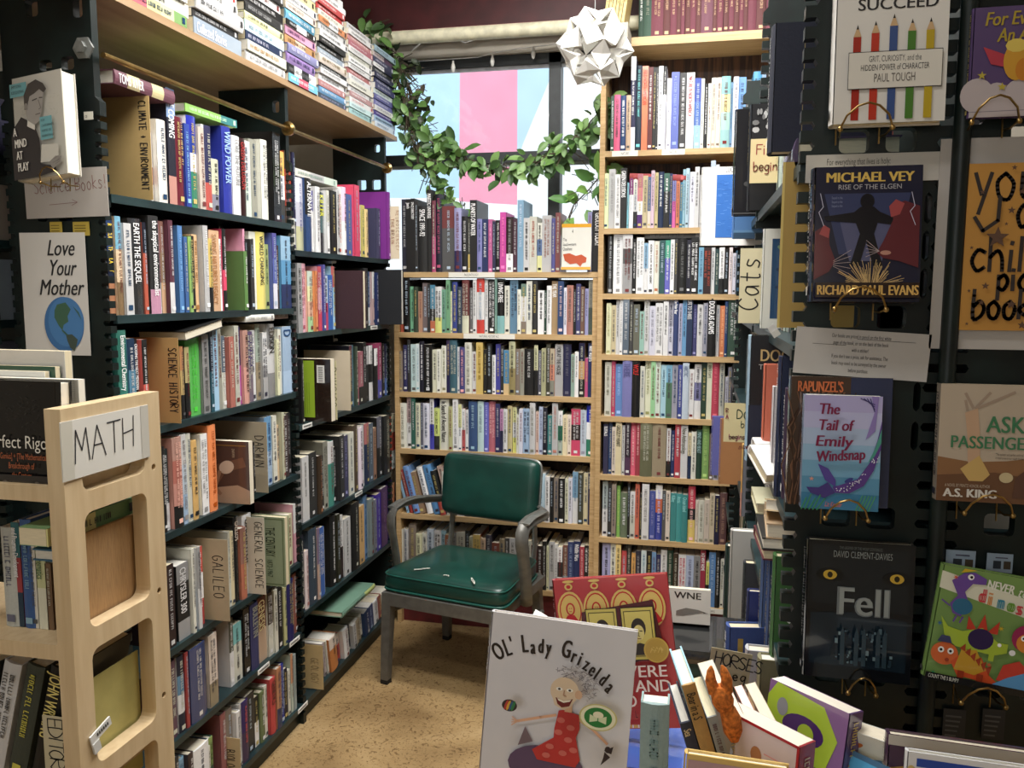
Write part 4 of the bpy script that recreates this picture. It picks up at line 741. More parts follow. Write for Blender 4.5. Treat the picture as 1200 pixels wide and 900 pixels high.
# books lying on top of rows and sticking out of the shelves
def flat_L(y0, L, z, t, d, cols, ink, label, title='', rot=0, prot=.0, tilt=0, fore=False, hard=None):
    M = T(XL-.012+prot, y0, z+t/2) @ RZ(rot) @ RX(tilt) @ T(0, L, 0) @ FLAT
    if fore: M = T(XL-.012+prot, y0, z+t/2) @ RZ(rot) @ RX(tilt) @ T(-d, 0, 0) @ Matrix(((0, 1, 0, 0), (0, 0, 1, 0), (1, 0, 0, 0), (0, 0, 0, 1)))
    add_book(M, t, L, d, cols, ink, title, label, 'books lying across upright books', hard, True)
flat_L(1.80, .235, 2.088, .034, .16, '745/dc8/745/dc8/745', 'eee', 'dark book lettered in white lying across the top of the climate sign', "TOMS RIVER", rot=0, prot=.01, hard=True)
flat_L(2.10, .25, 2.086, .022, .15, '8c3/8c3/188', 'dfd', 'lime and teal book lying flat across upright books, top shelf near bay', rot=-2)
flat_L(2.03, .19, 1.458, .026, .15, '222', '', 'black hardback tilted with its pages outward, above the bright green book', rot=0, tilt=9, prot=.02, fore=True, hard=True)
flat_L(2.36, .16, 1.497, .022, .12, 'e4e4da', '999', 'white paperback lying over upright books, right of the tilted black one', rot=-4, prot=.01)
flat_L(2.50, .16, 1.500, .022, .13, '8a6a5a', '', 'brown book lying flat under the second shelf, near bay')
flat_L(2.74, .35, 1.998, .026, .18, 'ddd8cc/bbb/cdc', '8a9', 'long white book lying flat over the top row of the far bay', rot=0)
def flat_B(x0, L, z, t, d, cols, ink, label, rot=0):
    add_book(T(x0, YB+.02, z+t/2) @ RY(rot) @ T(0, 0, 0) @ FLATY, t, L, d, cols, ink, '', label, 'books lying across upright books', True, True)
flat_B(-.05, .24, 2.062, .026, .16, 'a33', 'c66', 'red book lying across upright books below the encyclopedias', rot=3)
flat_B(.02, .24, 1.823, .026, .16, '666', '999', 'grey book lying flat across the row below the red one')
flat_B(-.10, .20, 1.555, .014, .16, 'e6e2d4', '999', 'white booklet lying flat over the row, fifth shelf of tall bookcase')
def out_L(pxl, pxr, pyt, z, prot, t, d, cols, label, fore=True, board=None, art=None, hard=True, surf=None, ink=''):
    """a book standing out from the left range with its front cover turned to the near end of the aisle"""
    q = atX(pxr, pyt, XL+prot); h = q.z-z; Y = q.y
    if fore: M = T(XL+prot-d, Y+t/2, z) @ RZ(-90)
    else: M = T(XL+prot, Y+t/2, z) @ RZ(90)
    return add_book(M, t, h, d, cols, ink, '', label, 'books standing out from the steel shelving', hard, True, surf, board=board, art=art)
BOOKART = {}
out_L(254, 291, 518, .946, .06, .024, .20, '543c33', 'brown book with a reclining figure cover, turned outward beside the science sign below', art='darwin', hard=False)
out_L(308, 333, 607, .621, .075, .03, .17, 'dcb84a', 'green and yellow old book standing out in front of the general science sign', board='8a9a72', art='greenold')
out_L(393, 425, 317, 1.446, .095, .03, .18, '3e1c26', 'plain maroon hardback turned outward, pages to the aisle', surf=CLOTH)
out_L(443, 470, 316, 1.446, .10, .03, .20, '14181f', 'plain black hardback turned outward at the far end of the bay', surf=CLOTH)
out_L(354, 387, 421, 1.116, .075, .035, .17, '2e2018', 'lime and brown book turned outward before the physics sign', board='2e2018', art='lime', hard=False)
# ---- right-hand range, covers seen edge-on from the aisle
def out_R(px, pt, pb, Y, t, d, cols, label, board=None, art=None, hard=True, ink='', snap=None, tilt=0, title=''):
    a = atY(px, pt, Y); b_ = atY(px, pb, Y); z0 = b_.z if snap is None else snap
    M = T(a.x, Y+t/2, z0) @ RZ(-90) @ RX(tilt)
    return add_book(M, t, max(.1, a.z-z0), d, cols, ink, title, label, 'books standing out from the right-hand shelving', hard, True, None, board=board, art=art)
out_R(909, 27, 178, 1.50, .05, .19, '1a2038', 'big navy hardback with gilt frame, high beside the right end panel', art='gilt')
add_book(T(.155, 1.46, 1.825) @ Matrix(((0, 1, 0, 0), (0, 0, 1, 0), (1, 0, 0, 0), (0, 0, 0, 1))), .048, .18, .16, '546', '', '', 'purple book lying under the big navy hardback', 'books standing out from the right-hand shelving', True, True)
out_R(863, 128, 236, 2.35, .03, .17, '26262a', 'black book standing out left of the fish sign', art='black1', snap=1.802)
out_R(881, 122, 228, 2.20, .03, .17, '1c1c20', 'black spotted book behind the fish sign', art='spots', snap=1.802)
out_R(823, 196, 291, 2.90, .02, .22, 'eeeeea', 'white book with a blue sea photograph, protruding below the fish sign', board='f0efe9', art='sea', snap=1.752)
out_R(861, 231, 289, 2.52, .03, .2, '3f7fc4', 'sky blue book with a small animal picture, beside the sea photograph', board='4a8fd8', art='sky', snap=1.752)
out_R(896, 268, 379, 1.95, .02, .2, 'd8dcd2', 'pale book with a dark blue patterned panel beside the cats sign', board='d8d8cc', art='panel', snap=1.517)
out_R(880, 393, 521, 1.80, .035, .18, '9cc4de', 'black book lettered in gold above the orange spine, low in the right range', board='17181c', art='dog', snap=1.242)
out_R(897, 427, 521, 1.66, .022, .17, 'e2683f', 'orange book just left of the slim white one, right range', snap=1.242)
out_R(907, 453, 524, 1.58, .018, .16, 'ddd6da', 'slim white book between the orange and navy ones, right range', snap=1.242)
out_R(916, 418, 583, 1.50, .03, .18, '1e2a4e', 'navy book touching the end panel above the stacked books', hard=True)
out_R(924, 456, 586, 1.43, .03, .18, '3c2644', 'dark purple book nearest the end panel')
out_R(871, 521, 606, 2.30, .022, .17, 'eab234/e0a02c/d8907c', 'slim yellow book standing out alone in the aisle', board='777a86', snap=.987)
out_R(845, 491, 561, 2.75, .02, .17, 'b0742e', 'orange brown book behind the small do sign', board='b87832', snap=.972)
out_R(835, 488, 556, 2.88, .02, .2, '5a5fb4', 'blue violet book left of the orange brown one', board='6468bc', snap=.972)
out_R(895, 650, 728, 1.62, .03, .16, '3d5c92', 'blue book left of the green chain patterned one', snap=.702)
out_R(903, 651, 729, 1.56, .025, .16, '355288', 'second blue book touching the green chain patterned one', snap=.702)
out_R(909, 652, 741, 1.47, .03, .16, '2f6a22', 'green book with a white chain pattern beside the lower end panel', board='2f6a22', art='chain', snap=.702)
out_R(873, 660, 752, 1.95, .03, .16, '45474c', 'dark grey book left of the leaning navy one', snap=.702)
out_R(858, 622, 752, 2.10, .03, .16, 'b8b8b4', 'tall pale book at the corner of the right range', snap=.662)
out_R(852, 640, 722, 2.35, .035, .16, '26443e', 'dark teal book at the corner of the right range', snap=.662)
out_R(869, 640, 700, 2.15, .03, .16, 'e2dcb8', 'cream book with dark lettering, lower right range', ink='333', art='cream', board='e2dcb8', snap=.662)
def slab(px, py, Y, rot, t, L, d, cols, label, board=None, tilt=0):
    q = atY(px, py, Y)
    add_book(T(*q) @ RZ(rot) @ RX(tilt) @ T(0, d, 0) @ Matrix(((0, 0, 1, 0), (0, -1, 0, 0), (1, 0, 0, 0), (0, 0, 0, 1))), t, L, d, cols, '', '', label, 'books standing out from the right-hand shelving', True, True, None, board=board)
slab(893, 543, 1.60, 12, .022, .05, .08, 'e6e6e4', 'white paperback tossed aslant above the yellow one', tilt=20)
slab(897, 562, 1.55, 20, .022, .045, .09, 'ecebe6', 'second white paperback slumped under the first', tilt=28)
slab(896, 591, 1.52, -8, .022, .07, .13, 'd8ac3a', 'yellow book slumped over the lying books', tilt=-14)
slab(886, 596, 1.70, 0, .022, .12, .15, 'c9c49a', 'sage book lying behind the yellow one')
slab(898, 622, 1.50, -3, .028, .10, .16, 'c6a67c', 'tan book lying topmost of three by the end panel')
slab(893, 637, 1.50, 0, .022, .10, .16, '2a2a2a', 'black book lying in the middle of three by the end panel')
slab(894, 650, 1.50, 2, .02, .10, .16, '6a2430', 'dark red book lying lowest of three by the end panel')
flat_L(2.95, .34, .305, .022, .2, '6a9a80/6a9a80/cde06a', '', 'green and lime book lying over the leaning books on the far bottom shelf', prot=.05, tilt=0)
R = random.Random(5)
for (Y0, Y1, lev) in ((1.66, 2.24, R_LEV), (2.32, 3.16, [1.80, 1.515, 1.24, .985, .70, .42, .10]), (3.23, 3.55, R_LEV)):
    for z in lev:
        y = Y0
        while y < Y1:
            t = R.uniform(.014, .034); h = R.uniform(.18, .235)
            c = R.choice('ddd 222 345 bcb 623 cb9 8ab 543 334 eed 2a5a4a 446 a54 777 ccc'.split())
            if y+t < Y1: add_book(T(XR+.03+R.uniform(0, .03), y+t/2, z+.0005) @ RZ(-90), t, h, .14, c, '', '', None, None, None, False, area=0)
            y += t+.001

for z in (1.93, 1.72, 1.52, 1.30):
    x = -1.80
    while x < -1.72:
        t = R.uniform(.02, .035); add_book(T(x+t/2, 1.73, z+.0005), t, R.uniform(.13, .165), .14, R.choice('778 446 a98 565 89a'.split()), '', '', None, None, None, False, area=0); x += t+.001
# ------------------------------------------------------------------ face-out display books
def disp(pl, pt, pr, pb, Y, t, cols, label, art, board=None, tilt=0, yaw=0, roll=0, group='books displayed face out', hard=True, surf=None, ink='', title='', w=None, h=None):
    a = atY(pl, pt, Y); b_ = atY(pr, pb, Y); w = w or b_.x-a.x; h = h or a.z-b_.z
    M = T((a.x+b_.x)/2, Y, b_.z) @ RZ(yaw) @ RY(roll) @ RX(-tilt) @ T(-w/2, t/2, 0) @ RZ(-90)
    return add_book(M, t, h, w, cols, ink, title, label, group, hard, True, surf or GLOSSY, board=board or cols, art=art)
def fr(mb, w, h):
    R_ = lambda x0, y0, x1, y1, c, k=None: mb.rect(x0*w, y0*h, x1*w, y1*h, c, k)
    P_ = lambda pts, c, k=None: mb.poly([(x*w, y*h) for x, y in pts], c, k)
    E_ = lambda cx, cy, rx, ry, c, rot=0, n=20: mb.ell(cx*w, cy*h, rx*w, ry*w, c, rot, n)
    def X_(s, x, y, hh, c, al='l', mw=None, **k): mb.text(s, x*w, y*h, hh*h, c, al, (mw*w if mw else None), **k)
    L_ = lambda pts, wd, c: mb.line([(x*w, y*h) for x, y in pts], wd*w, c)
    return R_, P_, E_, X_, L_
def a_mind(m, w, h):
    R_, P_, E_, X_, L_ = fr(m, w, h)
    Rr = random.Random(1)
    for _ in range(70):
        x, y = Rr.uniform(.14, .95), Rr.uniform(.45, .80); L_([(x, y), (x+Rr.uniform(-.05, .05), y+Rr.uniform(-.03, .03))], .004, 'a8a698')
    R_(.02, .80, .36, .93, '6fa6ac'); X_('JIMMY SONI &', .05, .885, .03, '333'); X_('ROB GOODMAN', .05, .83, .03, '333')
    P_([(.0, 0), (.52, 0), (.86, .03), (.84, .08), (.56, .12), (.56, .36), (.50, .46), (.36, .55), (.22, .60), (.05, .50), (0, .42)], '2f2b2d')
    P_([(.33, .50), (.48, .45), (.50, .56), (.36, .60)], 'd6d2c8')
    P_([(.33, .60), (.36, .55), (.48, .50), (.58, .53), (.64, .62), (.68, .72), (.70, .80), (.62, .86), (.46, .86), (.36, .80), (.32, .70)], '9b9690')
    P_([(.30, .66), (.30, .80), (.40, .90), (.56, .93), (.70, .88), (.76, .82), (.70, .79), (.62, .83), (.52, .80), (.42, .78), (.38, .72), (.36, .66)], '45403d')
    L_([(.47, .735), (.56, .745)], .016, '3a3634'); L_([(.61, .75), (.67, .745)], .016, '3a3634'); L_([(.59, .73), (.63, .65), (.59, .64)], .012, '6d6762'); L_([(.52, .595), (.61, .60)], .012, '5b4f4c')
    E_(.34, .69, .035, .05, '87827b')
    P_([(.56, .13), (.92, .12), (.93, .28), (.60, .30)], 'c9c6bb'); P_([(.72, .12), (.80, .05), (.96, .10), (.98, .16), (.86, .17)], '8d8882')
    for i, y in enumerate((.10, .17, .07, .12)): L_([(.80+i*.03, y*.5+.06), (.94, y*.6+.07)], .005, '5e5955')
    R_(.60, .34, .84, .56, '6fa6ac')
    for i, s in enumerate(('HOW', 'CLAUDE SHANNON', 'INVENTED THE', 'INFORMATION AGE')): X_(s, .63, .515-.05*i, .024, '333', mw=.33)
    for i, s in enumerate(('A', 'MIND', 'AT', 'PLAY')): X_(s, .06+.02*i, .42-.115*i, .085, 'e6e2d8', bold=.0006, mw=.36)
def a_perfect(m, w, h):
    R_, P_, E_, X_, L_ = fr(m, w, h); Rr = random.Random(4)
    R_(0, 0, .94, 1, '141313')
    for _ in range(60):
        x, y = Rr.gauss(.5, .18), Rr.gauss(.75, .1)
        if .04 < x < .9 and y < .97: L_([(x, y), (x+Rr.uniform(-.03, .03), y+Rr.uniform(-.02, .02))], .003, '3f3d3b')
    X_('Perfect Rigor', .05, .43, .115, 'dcd8cc', fit=.88*w)
    for i, s in enumerate(('[A Genius] + [The Mathematical]', 'Breakthrough of', 'the Century')): X_(s, .52, .335-.08*i, .055, 'b0603a', 'c', mw=.85)
    R_(.10, .03, .94, .20, '2e2a28'); 
    for x in (.30, .72): E_(x, .135, .10, .028, '1b1918'); E_(x, .13, .035, .03, '56504b')
    X_('MASHA GESSEN', .50, .05, .055, 'cfc8b8', 'c', mw=.75)
def a_succeed(m, w, h):
    R_, P_, E_, X_, L_ = fr(m, w, h)
    X_('CHILDREN', .55, .875, .082, '2b2b30', 'c', fit=.80*w, bold=.0004); X_('SUCCEED', .55, .755, .082, '2b2b30', 'c', fit=.70*w, bold=.0004)
    for x, c, y in ((.20, 'a02c22', .64), (.36, 'b83a2a', .66), (.52, '3a5288', .70), (.68, '4a7a32', .66), (.84, 'b8a02c', .66)):
        R_(x-.035, .02, x+.035, y-.06, c); R_(x-.035, .02, x-.015, y-.06, c); P_([(x-.035, y-.06), (x+.035, y-.06), (x+.012, y-.01), (x-.012, y-.01)], 'c8a880'); P_([(x-.012, y-.01), (x+.012, y-.01), (x, y+.02)], '33302e')
    R_(.125, .225, .955, .475, '2a2a2c'); R_(.13, .23, .95, .47, 'd9d6cd')
    for i, (s, hh) in enumerate((('GRIT, CURIOSITY, and the', .042), ('HIDDEN POWER of CHARACTER', .042), ('PAUL TOUGH', .06))): X_(s, .54, .405-.058*i-(.02 if i == 2 else 0), hh, '3a3a3c' if i < 2 else '6a6460', 'c', mw=.74)
def a_vey(m, w, h):
    R_, P_, E_, X_, L_ = fr(m, w, h); Rr = random.Random(3)
    R_(.02, 0, 1, 1, '1e2036'); P_([(.25, .35), (.75, .35), (.9, .8), (.1, .8)], '363e62'); P_([(.35, .3), (.65, .3), (.75, .6), (.25, .6)], '56597a')
    X_('MICHAEL VEY', .52, .885, .075, 'd8b860', 'c', fit=.80*w, bold=.0008); X_('RISE OF THE ELGEN', .52, .83, .038, 'b0b0b8', 'c', fit=.58*w)
    for i in range(3): X_('Sequel to the', .22, .76-.03*i, .02, '8088a8', 'c', mw=.2)
    P_([(.36, .28), (.44, .50), (.40, .58), (.12, .60), (.10, .63), (.38, .66), (.44, .70), (.56, .70), (.62, .66), (.80, .60), (.78, .56), (.60, .58), (.57, .50), (.66, .26), (.58, .24), (.50, .44), (.44, .26)], '11121c'); E_(.50, .74, .065, .075, '11121c')
    P_([(.98, .25), (.98, .70), (.84, .74), (.72, .70), (.74, .60), (.66, .45), (.60, .36), (.66, .32), (.80, .30)], '5e2830'); P_([(.70, .70), (.72, .62), (.80, .64), (.84, .72), (.76, .75)], 'a04a4c'); E_(.68, .36, .05, .022, 'b88878')
    P_([(.02, .16), (.02, .52), (.10, .56), (.15, .52), (.16, .42), (.22, .30), (.16, .22)], '5e2830'); P_([(.06, .50), (.10, .57), (.16, .54), (.15, .47)], 'a04a4c')
    for k in range(5): L_([(.20, .26+.01*k), (.36, .20+.045*k)], .004, 'b8a8a8'); L_([(.62, .37), (.50, .33+.03*k)], .004, 'b8a8a8')
    for x in (.06, .90): L_([(x, .80), (x+.03, .70), (x-.01, .66), (x+.04, .56)], .006, 'c8c8e0')
    for _ in range(70):
        an = Rr.uniform(.1, 3.04); r = Rr.uniform(.12, .34); L_([(.54+.1*math.cos(an), .13), (.54+r*math.cos(an), .13+.55*r*math.sin(an))], .004, 'd8b880')
    R_(.03, .025, .98, .135, '2a1c18'); X_('RICHARD PAUL EVANS', .51, .045, .075, 'cfa860', 'c', fit=.92*w, bold=.0006)
def a_rap(m, w, h):
    R_, P_, E_, X_, L_ = fr(m, w, h); Rr = random.Random(9)
    R_(.60, .0, 1, 1, '2e3654')
    for k in range(40):
        x = Rr.uniform(.02, .5); L_([(x, 0), (x+Rr.uniform(-.1, .1), .3), (x+Rr.uniform(-.08, .15), .6), (x+Rr.uniform(-.05, .2), .88)], .012, Rr.choice(('6a4a36', '3c281e', '7a5840')))
    X_("RAPUNZEL'S", .08, .885, .085, 'c26a42', mw=.72, bold=.0005)
def a_emily(m, w, h):
    R_, P_, E_, X_, L_ = fr(m, w, h); Rr = random.Random(2)
    for i, c in enumerate(('3f7ea6', '5a94b8', '76aacc', '96bcdc', 'b0c4e4', 'bcbfe6', 'b4b0de')): R_(.0, i/7, 1, (i+1)/7+.001, c, k=.1)
    P_([(.95, 1), (.86, 1), (.90, .86), (.80, .62), (.92, .70)], '8f7fc0'); 
    for k in range(4): L_([(.72+.04*k, .98), (.90, .93-.02*k)], .012, '3e3870')
    P_([(1, .80), (.95, .62), (.86, .42), (.72, .28), (.50, .22), (.40, .20), (.44, .15), (.62, .15), (.80, .22), (.92, .36), (1, .55)], '5a3f8c'); P_([(1, .72), (.93, .56), (.84, .42), (.92, .48), (1, .60)], '4a9a8c')
    P_([(.44, .15), (.30, .10), (.12, .14), (.06, .19), (.22, .19), (.34, .24)], '463a80'); P_([(.44, .20), (.30, .26), (.20, .40), (.34, .36), (.44, .26)], '54479a')
    for _ in range(40): t = Rr.random(); E_(.45+.5*t+Rr.uniform(-.03, .03), .18+.30*t*t+Rr.uniform(-.02, .02), .008, .008, 'e8ecf8', 0, 6)
    E_(.60, .27, .06, .026, '3a3f88', .5); m.star(.12*w, .27*h, .035*w, 'd89a8a')
    for k in range(5): L_([(.0+.05*k, 0), (.06*k+.06, .10+.03*(k % 2))], .018, '3a8a62'); L_([(.70+.04*k, 0.01), (.78+.04*k, .14)], .016, '4a9a70')
    for i, (s, x, f) in enumerate((('The', .18, .26), ('Tail of', .18, .44), ('Emily', .16, .46), ('Windsnap', .17, .62))): X_(s, x, .84-.14*i, .10, '7a1f48', bold=.0007, shear=.12, fit=f*w, rot=.10 if i == 3 else 0)
    X_('Liz Kessler', .30, .035, .045, 'd8706a', shear=.2, mw=.5)
def a_fell(m, w, h):
    R_, P_, E_, X_, L_ = fr(m, w, h); Rr = random.Random(8)
    R_(.03, .0, 1, 1, '101418'); P_([(.05, .55), (.95, .50), (.95, .95), (.05, .97)], '171d22'); P_([(.05, .10), (.95, .08), (.95, .45), (.6, .5), (.05, .47)], '182630')
    X_('THE LEGEND OF THE WOLF CONTINUES', .5, .945, .022, '5a605e', 'c', mw=.6); X_('DAVID CLEMENT-DAVIES', .52, .885, .05, '868c8a', 'c', mw=.82)
    for x in (.22, .84): E_(x, .755, .13, .065, '0b0e10'); E_(x, .755, .065, .048, 'c2a03c'); E_(x, .755, .025, .03, '2a2410')
    X_('Fell', .54, .47, .22, '6c7274', 'c', fit=.47*w, bold=.0018); X_('Fell', .545, .478, .205, '8f9593', 'c', fit=.45*w, bold=.0006)
    for _ in range(60):
        x, y = Rr.uniform(.28, .80), Rr.uniform(.12, .36); s = Rr.uniform(.01, .03); R_(x, y, x+s, y+s*Rr.uniform(.5, 1.6), Rr.choice(('33454f', '4b626c', '253540', '6f858c')))
    for x in (.35, .48, .55, .68, .74): P_([(x-.02, .12), (x+.02, .12), (x+.02, .34), (x, .40), (x-.02, .34)], '2c3e48')
def a_every(m, w, h):
    R_, P_, E_, X_, L_ = fr(m, w, h)
    for i, (x, r) in enumerate(((.06, .14), (.22, .10), (.40, .12), (.58, .09), (.76, .13), (.94, .12))): E_(x, .20, r, r*1.1, 'b8aeb0')
    R_(0, 0, 1, .21, 'b8aeb0'); L_([(0, .05), (1, .06)], .006, '807a86')
    X_('For Eve', .10, .83, .13, 'a8923a', shear=.15, fit=.38*w, bold=.0005); X_('An A', .20, .68, .13, 'a8923a', shear=.15, fit=.25*w, bold=.0005)
    P_([(.09, .64), (.16, .48), (.27, .45), (.30, .55)], 'b0404e'); P_([(.42, .40), (.66, .34), (.66, .44), (.44, .52)], 'b0404e')
    E_(.37, .50, .11, .17, 'c8963a'); E_(.36, .64, .09, .06, 'd8c060', 0, 10); E_(.43, .42, .07, .10, 'c07c30')
    for x, y in ((.09, .38), (.26, .27), (.60, .62)): m.star(x*w, y*h, .04*w, 'b8a848')
def a_ask(m, w, h):
    R_, P_, E_, X_, L_ = fr(m, w, h)
    R_(0, 0, 1, 1, 'b8aa98'); P_([(0, 0), (1, 0), (1, .42), (.6, .36), (.3, .34), (0, .38)], '8a6444'); P_([(0, .22), (.5, .26), (1, .20), (1, 0), (0, 0)], '6a4a34')
    for i, (x, a) in enumerate(((.20, -.4), (.27, -.15), (.34, .1))): L_([(.29+.02*i, .80), (x+.14*i+.02, .92+.01*i)], .026, 'a08e7e')
    L_([(.22, .86), (.24, .78)], .024, 'a08e7e')
    P_([(.22, .76), (.33, .80), (.36, .56), (.37, .36), (.44, .22), (.30, .20), (.26, .36), (.25, .56)], 'c0a084'); P_([(.20, .28), (.36, .40), (.46, .24), (.40, .18), (.28, .18)], 'c8a868')
    P_([(.66, .05), (1, .05), (1, .36), (.80, .32), (.68, .22)], '5c4034'); E_(.60, .22, .06, .05, 'c8b890')
    R_(.86, .80, 1, .98, 'b88a2c')
    X_('ASK', .41, .60, .145, '3f7a56', fit=.33*w, bold=.0006); X_('PASSENGE', .11, .46, .11, '3f7a56', fit=.63*w, bold=.0005)
    X_('"The quieter and perfect and true"', .50, .405, .022, '44403c', mw=.5); X_('it rose to me in our rough houses', .50, .375, .022, '44403c', mw=.5)
    X_('A NOVEL BY PRINTZ HONOR AUTHOR', .07, .125, .028, 'b8aa98', mw=.6); X_('A.S. KING', .06, .04, .075, 'd8d4cc', fit=.46*w, bold=.0008)
def a_dino(m, w, h):
    R_, P_, E_, X_, L_ = fr(m, w, h)
    P_([(0, .80), (1, .64), (1, .80), (0, .95)], 'dcdcc8')
    X_('NEVER', .44, .865, .08, 'e8e8dc', rot=-.08, bold=.0005, fit=.25*w); X_('touch', .72, .84, .09, 'e8e8dc', rot=-.08, shear=.2, fit=.26*w)
    for i, (c, k) in enumerate(zip('dinosau', ('c84048', 'd88838', '3888a0', '6a9a3a', 'c84048', '8a5aa0', '3888a0'))): X_(c, .39+.09*i, .735-.012*i, .125, k, bold=.002)
    # a long-necked purple one with a yellow hat
    P_([(.10, .88), (.20, .96), (.30, .98), (.42, .94), (.42, .89), (.30, .88), (.24, .80), (.30, .70), (.24, .58), (.16, .60), (.12, .68), (.18, .76)], '6a4a9a'); E_(.24, .67, .095, .085, '2e6a8e'); E_(.27, .935, .03, .03, 'f0f0f0'); E_(.275, .935, .014, .014, '111'); P_([(.17, .96), (.32, 1), (.20, 1)], 'd0b030')
    L_([(.12, .66), (.04, .70)], .014, '6a4a9a'); L_([(.20, .58), (.18, .53)], .016, '6a4a9a'); L_([(.26, .58), (.24, .53)], .016, '6a4a9a')
    # a plated lime one
    for a in (-.6, 0, .6): P_([(.46+.17*math.sin(a)-.05, .42+.08*math.cos(a)), (.46+.17*math.sin(a)+.05, .42+.08*math.cos(a)), (.46+.26*math.sin(a), .42+.22*math.cos(a))], 'c04030')
    P_([(.06, .56), (.12, .40), (.24, .32), (.60, .30), (.72, .34), (.72, .42), (.62, .42), (.46, .52), (.28, .46), (.14, .48)], 'a8c040'); E_(.46, .42, .12, .11, '2e2250'); E_(.64, .40, .02, .02, 'fff', 0, 8)
    for x in (.30, .56): R_(x, .25, x+.05, .32, 'a8c040')
    # an orange spiky one with a cap
    E_(.15, .24, .13, .12, 'd86a38'); P_([(.22, .18), (.34, .30), (.50, .26), (.60, .12), (.74, .04), (.56, .04), (.50, .06), (.30, .07)], 'd0552e'); P_([(.26, .12), (.30, .30), (.44, .32), (.56, .16), (.46, .10)], 'c89a34')
    for k in range(6): P_([(.28+.055*k, .31-.025*k), (.34+.05*k, .29-.035*k), (.33+.055*k, .36-.03*k)], 'a04028')
    for x in (.11, .20): E_(x, .27, .03, .032, 'f4f4f0'); E_(x, .27, .014, .014, '111')
    E_(.18, .19, .02, .02, 'a04028'); P_([(.06, .34), (.20, .34), (.17, .40), (.09, .40)], '3a3f66'); R_(.30, .02, .36, .12, '9a3c24'); R_(.48, .02, .54, .12, '9a3c24')
    # a frilled one and a blue one at the page edge
    E_(.87, .50, .14, .14, '9a2a58'); E_(.88, .46, .10, .10, 'd88a3c'); E_(.84, .50, .025, .028, 'fff'); E_(.84, .50, .011, .011, '111'); P_([(.66, .10), (.70, .24), (.84, .30), (.95, .22), (.92, .10)], 'c84438'); P_([(.60, .04), (.76, .14), (.98, .24), (1, .06), (.80, .05)], '5a9ad0'); E_(.76, .36, .03, .03, 'f0f0f0')
    for x, y, c in ((.05, .50, '3a6a9a'), (.62, .55, 'd0b030'), (.57, .22, 'd05a40'), (.07, .06, '2a8a60'), (.12, .92, 'd05a40')): m.star(x*w, y*h, .03*w, c, 6, .3)
    R_(0, -.0, 1, .012, '222'); R_(0, 0, 1, .06, '222'); X_('COUNT THE 5 BUMPY', .03, .015, .035, 'e8e8dc')
